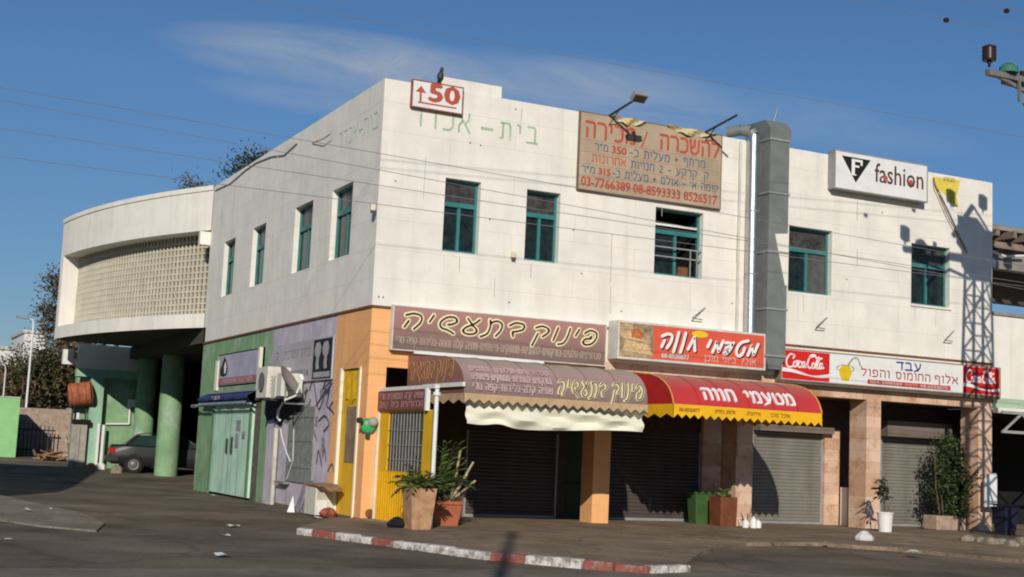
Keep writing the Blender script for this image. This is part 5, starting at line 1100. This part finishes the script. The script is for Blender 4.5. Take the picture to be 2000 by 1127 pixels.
# ================================================================== LATTICE POWER TOWER AND WIRES
tw = T('lattice_tower', 'lattice steel power pylon with arms and brown insulators', 'pylon', (13.7,-5.7,0))
galv = mat('pylon_steel', (.24,.23,.21), .6, .15, 4, metal=.3)
tx, ty = 13.7, -5.7
def twr(b):
    zt = 9.4; n = 13
    hw = lambda z: .50-.20*z/zt
    for sx, sy in ((-1,-1),(1,-1),(1,1),(-1,1)):
        b.bar((tx+sx*hw(0),ty+sy*hw(0),0), (tx+sx*hw(zt),ty+sy*hw(zt),zt), .075)
    for k in range(n):
        z0, z1 = zt*k/n, zt*(k+1)/n; a, c = hw(z0), hw(z1)
        for (sx,sy),(ux,uy) in (((-1,-1),(1,-1)),((1,-1),(1,1)),((1,1),(-1,1)),((-1,1),(-1,-1))):
            if k % 2: sx,sy,ux,uy = ux,uy,sx,sy
            b.bar((tx+sx*a,ty+sy*a,z0),(tx+ux*c,ty+uy*c,z1),.04); b.bar((tx+sx*c,ty+sy*c,z1),(tx+ux*c,ty+uy*c,z1),.035)
part('mast', galv, tw, twr)
part('platform', mat('dark_transformer', (.13,.12,.11), .6), tw, lambda b: (b.box(tx-.42,tx+.30,ty-.35,ty+.35,9.4,10.25), b.box(tx-.62,tx+.1,ty-.3,ty+.3,10.0,10.75), b.box(tx+.2,tx+.85,ty-.25,ty+.2,9.7,10.5), [b.cyl((tx-.5+k*.14,ty-.36,9.5),(tx-.5+k*.14,ty-.36,10.1),.03,n=6) for k in range(5)]))
def arms(b):
    b.bar((tx-2.55,ty,9.80),(tx+1.6,ty,9.80),.13,.12); b.bar((tx-2.3,ty,9.78),(tx-.3,ty,9.25),.07); b.bar((tx-2.0,ty+.12,9.72),(tx+.5,ty+.12,9.62),.09,.10)
    b.bar((tx-.9,ty,10.3),(tx-.2,ty,11.2),.10); b.bar((tx-.2,ty,11.2),(tx+.6,ty,10.3),.07); b.bar((tx-1.75,ty-.1,9.75),(tx-1.75,ty-.1,9.28),.05); b.bar((tx-1.85,ty-.3,9.22),(tx-1.1,ty+.3,9.34),.06)
part('cross_arm', galv, tw, arms)
ins = mat('brown_insulator', (.035,.018,.016), .35, .1)
def insul(b, p, h_=.34, r_=.15): b.lathe(p, [(.0,0),(.05,.0),(.05,.05)]+[(q,.05+h_*k/8) for k in range(8) for q in ((r_,) if k % 2 else (r_*.92,))]+[(.06,.05+h_),(0,.07+h_)], 14)
for q in ((tx-2.5,ty,9.92),(tx-1.0,ty,11.0),(tx+.15,ty,11.05),(tx+1.3,ty,9.92)):
    part('insulator', ins, tw, lambda b: (b.cyl(q, (q[0],q[1],q[2]+.1), .03, n=6), insul(b, (q[0],q[1],q[2]+.08))), smooth=True)
part('green_fitting', mat('oxidised_green', (.06,.22,.16), .6, .3, 6), tw, lambda b: b.lathe((tx-1.95,ty,9.86), [(.0,0),(.20,.02),(.19,.14),(.10,.22),(.0,.25)], 12), smooth=True)
part('small_fitting', ins, tw, lambda b: (insul(b, (tx-1.45,ty+.1,9.86), .12, .06),))
def wire(lab, pts, r_=.011, sag=.0, n=24):
    m = MB(); ps = []
    a, c = Vector(pts[0]), Vector(pts[1])
    for i in range(n+1):
        t = i/n; p = a.lerp(c, t); p.z -= sag*4*t*(1-t); ps.append(p)
    m.tube(ps, r_, 5)
    return tag(m.build('overhead_wire', mat('wire_black', (.22,.22,.23), .6), origin=a), lab, 'wire', 'overhead wires crossing the street')
def lay(y, a, c, lab, r_=.0055, ext=(-30, 45)):
    A, B = F(*a, y), F(*c, y); k = (B.z-A.z)/(B.x-A.x)
    wire(lab, ((ext[0], y, A.z+k*(ext[0]-A.x)), (ext[1], y, A.z+k*(ext[1]-A.x))), r_, 0, 2)
lay(-5.7,(500,0),(2000,268),'long wire high in the sky passing above the whole facade')
lay(-5.2,(0,170),(560,268),'topmost wire of the bundle crossing the side wall')
lay(-5.2,(0,195),(470,282),'second wire from the top of the bundle crossing the side wall')
lay(-5.2,(0,250),(450,318),'third wire from the top of the bundle crossing the side wall')
lay(-5.2,(0,305),(330,347),'lowest wire of the bundle crossing the side wall')
lay(-5.9,(1650,0),(2000,64),'sky wire with a dark ball, lower of the two with balls')
lay(-6.1,(1870,0),(2000,24),'highest sky wire, short visible piece with a dark ball')
for px, py, y, lab in ((1848,40,-5.9,'small dark ball clipped on the lower sky wire'), (1966,22,-6.1,'small dark ball clipped on the highest sky wire')):
    c = F(px,py,y); b = MB(); b.lathe((c.x,c.y,c.z-.05), [(.0,0),(.05,.02),(.065,.06),(.04,.1),(0,.11)], 10)
    tag(b.build('wire_ball', ins, origin=c), lab, 'wire marker', 'dark balls clipped on the wires')
# street pole behind the viewer whose thin shadow crosses the kerb
pb = G(1003,1038,PZ); hp = 11.8
base = Vector((pb.x, pb.y, 0))-Vector((.52, 1, 0))*(hp/.48)
sp2 = T('street_pole', 'tall steel street pole standing behind the viewpoint', 'pole', (base.x, base.y, 0))
part('shaft', galv, sp2, lambda b: b.cyl((base.x,base.y,-.02),(base.x,base.y,hp),.13,.07,n=10))

# ================================================================== RIGHT NEIGHBOUR: terrace, garage
nb_ = T('neighbour_building', 'lower white building next door with open terrace roof and dark garage', 'building', (24,0,0))
part('wall', plaster2, nb_, lambda b: (b.box(XE+.01,32,.02,.3,3.50,5.66), b.box(XE+.01,32,.3,6,5.3,5.5)))
part('coping', concrete, nb_, lambda b: b.box(XE+.01,32,-.03,.34,5.66,5.74))
part('green_band', mat('pale_green_band', (.40,.52,.36), .8, .1, 2), nb_, lambda b: b.box(XE+.02,32,-.01,.3,3.24,3.498))
part('light_band', plaster2, nb_, lambda b: b.box(XE+.02,32,-.16,.0,3.10,3.236))
def terr(b):
    b.box(XE+.02,32,.35,3.6,8.02,8.16); b.box(XE+.02,32,.5,.8,7.0,7.4)
part('terrace_roof', concrete, nb_, terr)
part('rafter', mat('weathered_wood', (.26,.20,.16), .85, .2, 4), nb_, lambda b: ([b.box(XE+.25+.62*k,XE+.37+.62*k,.1,4,7.80,7.98) for k in range(22)], [b.box(XE+.05,32,y,y+.12,7.55,7.72) for y in (.45,1.6,2.8)]))
part('terrace_lintel', mat('dark_brown_lintel', (.10,.075,.06), .8, .15), nb_, lambda b: (b.box(XE+.02,32,3.2,3.5,6.55,8.0),))
part('terrace_post', mat('dark_brown_lintel', (.10,.075,.06)), nb_, lambda b: (b.box(XE+.02,XE+.5,2.9,3.2,5.5,8.0)))
part('loose_pipe', white, nb_, lambda b: (b.tube([(XE+.2,.3,7.42),(XE+.8,.35,7.32),(XE+1.5,.3,7.4)], .035, 6), b.lathe((XE+.3,.3,6.95), [(.0,0),(.10,.04),(.12,.18),(.05,.26),(0,.27)], 10)))
part('truss', mat('grey_truss', (.36,.35,.33), .6), nb_, lambda b: (b.bar((XE+.1,-.25,2.62),(30,-.25,2.62),.07), b.bar((XE+.1,-.25,3.12),(30,-.25,3.12),.07), [b.bar((XE+.15+.62*k,-.25,2.64 if k % 2 == 0 else 3.1),(XE+.77+.62*k,-.25,3.1 if k % 2 == 0 else 2.64),.05) for k in range(20)]))
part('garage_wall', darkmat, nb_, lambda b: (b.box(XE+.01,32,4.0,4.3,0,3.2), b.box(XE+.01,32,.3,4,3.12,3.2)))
part('side_pier', brownwall, nb_, lambda b: b.box(XE+.01,XE+.2,.35,4,0,3.1))

# ================================================================== LEFT BACKGROUND
Y = 33
gw_ = T('green_hoarding', 'bright green wall panel beside the black railing fence', 'wall', (-7,Y,gz(Y)))
gA, gB = F(40,778,Y), F(40,897,Y)
part('panel', mat('bright_green_panel', (.30,.60,.26), .7, .06, 2), gw_, lambda b: b.box(-13,gA.x,Y,Y+2.2,gB.z,gA.z))
part('cap', mat('pale_cap', (.55,.60,.50), .7), gw_, lambda b: b.box(-13,gA.x+.02,Y-.03,Y+2.23,gA.z,gA.z+.05))
fx = gA.x
fn = T('railing_fence', 'black upright railing fence beside the green wall panel', 'fence', (fx+.8,Y+2.9,gz(Y)))
for k in range(11): 
    x = fx+.05+k*.17
    part('bar', darkmetal, fn, lambda b: b.box(x,x+.035,Y+2.9,Y+2.935,gz(Y)-.05,1.95-.02*k))
part('rail', darkmetal, fn, lambda b: (b.box(fx,fx+1.9,Y+2.94,Y+2.97,.7,.76), b.box(fx,fx+1.9,Y+2.94,Y+2.97,1.55,1.61)))
Ys = 36.6
a, c = F(30,795,Ys), F(150,800,Ys)
tag(part('stone_wall', mat('rubble_stone', (.42,.33,.26), .9, .22, 4.5, .6, col2=(.26,.19,.145), fine=12), None, lambda b: b.box(a.x-6,c.x+3,Ys,Ys+.3,.3,a.z), origin=(a.x,Ys,.3)), 'brown rubble stone wall beyond the black railing', 'wall')
Yc = 25.9
q, q2 = F(138,828,Yc), F(168,828,Yc)
cb_ = T('grey_cabinet', 'weathered grey metal cabinet under the rusty drum', 'cabinet', ((q.x+q2.x)/2,Yc,gz(Yc)))
part('body', mat('cabinet_grey', (.40,.37,.32), .8, .15, 3, streak=.2), cb_, lambda b: b.box(q.x,q2.x,Yc-.35,Yc,gz(Yc)-.1,q.z))
part('top', darkmat, cb_, lambda b: b.box(q.x+.05,q2.x+.1,Yc-.38,Yc+.02,q.z,q.z+.18))
part('door_gap', darkmat, cb_, lambda b: b.box(q.x+.30,q.x+.312,Yc-.36,Yc-.351,.5,q.z-.1))
part('post', white, cb_, lambda b: b.box(q.x+.15,q.x+.24,Yc-.25,Yc-.16,q.z+.18,q.z+.42))
a, c, d = F(136,770,Yc), F(177,768,Yc), F(150,795,Yc)
ra_ = (F(150,747,Yc).z-d.z)/2; zc_ = (F(150,747,Yc).z+d.z)/2
rs = T('rusty_drum', 'rusty orange-red drum mounted on its side above the grey cabinet', 'drum', ((a.x+c.x)/2,Yc,d.z))
part('drum', mat('rust_orange', (.42,.13,.06), .75, .25, 5), rs, lambda b: b.cyl((a.x,Yc,zc_-.06),(c.x,Yc-.15,zc_+.08),ra_,n=18), smooth=True)
part('hoop', rust, rs, lambda b: [b.cyl((a.x+(c.x-a.x)*t,Yc-.15*t,zc_-.06+.14*t),(a.x+(c.x-a.x)*t+.025,Yc-.15*t,zc_-.056+.14*t),ra_+.015,n=18) for t in (.0,.33,.66,.96)])
for xq in (a.x+.12, c.x-.14): part('stand', darkmetal, rs, lambda b: b.box(xq,xq+.05,Yc-.05,Yc,1.7,zc_-ra_+.05))
a, c = F(124,682,YB+.05), F(141,712,YB+.05)
tag(part('white_wall_box', white, None, lambda b: (b.box(a.x,c.x,YB-.05,YB+.25,c.z,a.z), b.box(c.x,c.x+.14,YB+.06,YB+.2,c.z+.06,c.z+.22))), 'small white box fixed to the wall end above the rusty drum', 'box')
# scrap heap by the wall
sh = T('scrap_heap', 'heap of branches, boards and scrap in front of the stone wall', 'scrap heap', (-1.9,31,gz(31)))
rq = random.Random(11); z0 = gz(31)
hx = F(110,890,31).x
part('planks', mat('scrap_wood', (.30,.18,.11), .9, .3, 6), sh, lambda b: [b.bar((hx+rq.uniform(-.9,.6),31+rq.uniform(-.5,.5),z0+rq.uniform(0,.25)),(hx+rq.uniform(-.9,.7),31+rq.uniform(-.5,.5),z0+rq.uniform(.05,.42)),.07,.05) for _ in range(22)])
part('pale_brush', mat('pale_scrap', (.50,.45,.38), .9, .3, 6), sh, lambda b: [b.bar((hx+.5+rq.uniform(-.1,.5),31+rq.uniform(-.3,.3),z0),(hx+.55+rq.uniform(-.3,.5),31+rq.uniform(-.3,.3),z0+rq.uniform(.5,1.25)),.06,.04) for _ in range(26)])
part('pale_sheet', mat('pale_scrap', (.50,.45,.38)), sh, lambda b: b.prism([(hx+.35,31.4,z0),(hx+1.0,31.4,z0),(hx+1.0,31.4,z0+1.25),(hx+.75,31.4,z0+1.2),(hx+.45,31.4,z0+.7)], (0,.05,0)))
for px, py, s_, m_, lab in ((178,905,.16,mat('clay_rubble', (.42,.22,.10), .9, .2, 6),'orange-brown rubble lump at the foot of the green corner pillar'), (197,908,.17,white,'white bucket-like block by the green corner pillar'), (228,918,.2,oldconc,'grey boulder beside the rear of the car')):
    c = G(px,py,.3); yy = min(c.y, 25.3); c = F(px,py,yy)
    b = MB(); b.lathe((c.x,yy,gz(yy)-.02), [(.0,0),(s_*1.2,0),(s_*1.1,s_*.9),(s_*.6,s_*1.4),(0,s_*1.5)], 7); tag(b.build('rubble_lump', m_, origin=(c.x,yy,gz(yy))), lab, 'rubble')
# lamp posts and far buildings
def lamp_post(px, py_top, py_bot, Yd, lab, r_):
    a = F(px,py_top,Yd); x = F(px-9,py_bot,Yd).x; zb = .44
    r = T('street_lamp', lab, 'street lamp', (x,Yd,zb), 'street lamps beyond the wall')
    part('pole', white, r, lambda b: (b.cyl((x,Yd,zb),(x,Yd,a.z-.25),r_,r_*.7,n=10), b.tube([(x,Yd,a.z-.25),(x-.05,Yd,a.z-.05),(x-.25,Yd,a.z)], r_*.6, 8)))
    part('lamp_head', greymetal, r, lambda b: b.obox((x-.25,Yd,a.z),(-1,0,.1),(0,1,0),(.1,0,1),0,.55,-.12,.12,-.06,.06))
lamp_post(60,622,795,43,'tall white street lamp rising in front of the far trees',.06)
lamp_post(14,712,790,42,'thin lamp pole standing behind the green wall panel',.04)
def far_house(px0, px1, py0, py1, Yd, lab, cap):
    a, c = F(px0,py0,Yd), F(px1,py1,Yd)
    r = T('far_house', lab, 'building', ((a.x+c.x)/2,Yd,.44))
    part('wall', mat('far_white_wall', (.72,.71,.68), .9, .05), r, lambda b: b.box(a.x,c.x,Yd,Yd+7,.4,a.z))
    part('roof', mat('far_roof_grey', (.55,.54,.52), .9), r, lambda b: b.box(a.x-.1,c.x+.1,Yd-.1,Yd+7.1,a.z,a.z+.2))
    part('window', darkmat, r, lambda b: [b.box(a.x+(c.x-a.x)*t,a.x+(c.x-a.x)*t+.5,Yd-.02,Yd-.005,a.z-2.6,a.z-1.6) for t in (.3,.6)])
    if cap: part('red_fascia', mat('far_red_fascia', (.5,.06,.04), .7), r, lambda b: b.box(a.x,c.x,Yd-.12,Yd-.025,a.z-2.1,a.z-1.6))
far_house(48,88,650,700,62,'square white house standing behind the street lamp',False)
far_house(-60,33,678,710,58,'low white house with a red stripe behind the green wall panel',True)
# unseen house-shaped block added to cast the shadow on the side road
lh = T('shade_block', 'unseen house-shaped block added to shade the side road', 'building', (-13,8,0))
hq = [(-11.4,-3.2),(-7.5,12.8),(-14,15),(-18,-1.5)]
part('wall', plaster2, lh, lambda b: b.prism([(x,y,-.05) for x, y in hq], (0,0,6.3))); part('roof', concrete, lh, lambda b: b.prism([(x*1.01+.1,y*1.01,6.26) for x, y in hq], (0,0,.22)))
e1, e2 = Vector((-11.4,-3.2,0)), Vector((-7.5,12.8,0)); ed = (e2-e1).normalized(); en = Vector((ed.y,-ed.x,0))
part('door', brownwall, lh, lambda b: b.obox(e1,ed,(0,0,1),en,3,4,0,2.1,.0,.03))
for t in (6,10,13): part('window', glass, lh, lambda b: b.obox(e1,ed,(0,0,1),en,t,t+1.2,1.2,2.4,.0,.03))
# ================================================================== TREES
aut = mat('leaf_autumn', (.20,.115,.065), .7, .3, 6); aut2 = mat('leaf_olive', (.13,.12,.05), .7, .3, 6); fard = mat('leaf_far_dark', (.045,.055,.022), .7, .3, 6); bark = mat('bark', (.10,.075,.055), .9, .2, 6, .3)
def tree(name, lab, base, h_, blobs, n, ls, mats, w_, seed, trunk_r=.22, group=None, sp_=.33):
    r = T(name, lab, 'tree', base, group); rr = random.Random(seed); B0 = Vector(base)
    top = B0+Vector((0,0,h_*.75))
    def tr(b):
        b.cyl(B0-Vector((0,0,.1)), B0+Vector((.1,0,h_*.35)), trunk_r, trunk_r*.75, 9); b.cyl(B0+Vector((.1,0,h_*.35)), top, trunk_r*.75, trunk_r*.25, 8)
        for c, _ in blobs: 
            m_ = B0+Vector((.08,0,h_*rr.uniform(.3,.55))); b.cyl(m_, m_.lerp(Vector(c),.55)+Vector((0,0,.15)), trunk_r*.4, trunk_r*.22, 6); b.cyl(m_.lerp(Vector(c),.55)+Vector((0,0,.15)), c, trunk_r*.22, .02, 5)
    part('trunk', bark, r, tr)
    def cr(b):
        for c, rad in blobs:
            c = Vector(c); cls = []
            for _ in range(int(n*rad*rad)+6):
                v = Vector((rr.gauss(0,1),rr.gauss(0,1),rr.gauss(0,1))).normalized()*rad*(rr.random()**.45); v.z *= .85; cls.append(c+v)
            for k in cls:
                mi = rr.choices(range(len(mats)), w_)[0]
                for _ in range(12):
                    b.cur = mi if rr.random() < .8 else rr.randrange(len(mats))
                    leaf(b, k+Vector((rr.gauss(0,sp_),rr.gauss(0,sp_),rr.gauss(0,sp_*.8))), (rr.uniform(-1,1),rr.uniform(-1,1),rr.uniform(-.7,.9)), ls*rr.uniform(.7,1.3), ls*.55)
    part('crown', mats, r, cr)
def pt(px, py, Yd): p_ = F(px,py,Yd); return (p_.x, p_.y, p_.z)
Yt = 47
tree('dense_tree', 'broad brown and olive autumn tree behind the stone wall', (F(150,800,Yt).x,Yt,.44), 5.5, [(pt(110,720,Yt),1.15),(pt(165,700,Yt),1.15),(pt(60,745,Yt),1.0),(pt(205,730,Yt+1),1.2),(pt(135,765,Yt),.95),(pt(30,770,Yt),.8),(pt(20,735,Yt+2),.75),(pt(90,780,Yt),.8),(pt(185,785,Yt),.9),(pt(60,785,Yt),.7),(pt(120,740,Yt-1),1.0)], 150, .25, [aut, aut2, fard], (4,3,4), 5, .2, 'trees behind the stone wall')
tree('dense_tree', 'taller sparse olive tree leaning out behind the curved wing', (F(120,800,Yt+2).x,Yt+2,.44), 9, [(pt(110,560,Yt+2),.62),(pt(95,605,Yt+2),.6),(pt(120,620,Yt+2),.8),(pt(135,655,Yt+2),.9),(pt(90,650,Yt+2),.5),(pt(125,585,Yt+2),.6),(pt(118,540,Yt+2),.45)], 85, .18, [fard, aut2, aut], (2,4,4), 8, .14, 'trees behind the stone wall')
tree('dense_tree', 'small pale green tree next to the white street lamp', (F(40,800,Yt-2).x,Yt-2,.44), 5, [(pt(45,710,Yt-2),.55),(pt(75,690,Yt-2),.5),(pt(95,700,Yt-2),.55),(pt(40,690,Yt+1),.4)], 40, .15, [aut2, leafm], (3,2), 9, .1, 'trees behind the stone wall')
Yr = 40
bx_, bz_ = F(485,312,Yr), 0
tree('roof_tree', 'tree crown rising behind the roof line beside the wire bundle', (bx_.x,Yr,.44), 15.5, [(pt(488,318,Yr),.75),(pt(465,335,Yr),.6),(pt(508,312,Yr),.5),(pt(500,340,Yr),.7),(pt(490,385,Yr),1.2),(pt(470,440,Yr),1.3),(pt(525,430,Yr),1.2)], 45, .18, [fard, leafd, aut2], (4,3,2), 14, .22, 'tree crowns behind the roof')
bx2 = F(376,362,Yr)
tree('roof_tree', 'small tree top just peeping over the curved wing roof', (bx2.x,Yr,.44), 14, [(pt(376,366,Yr),.42),(pt(366,372,Yr),.4),(pt(388,374,Yr),.35),(pt(378,400,Yr),.8),(pt(385,445,Yr),1.1),(pt(360,440,Yr),.9)], 45, .15, [aut, aut2, fard], (3,3,2), 15, .18, 'tree crowns behind the roof')
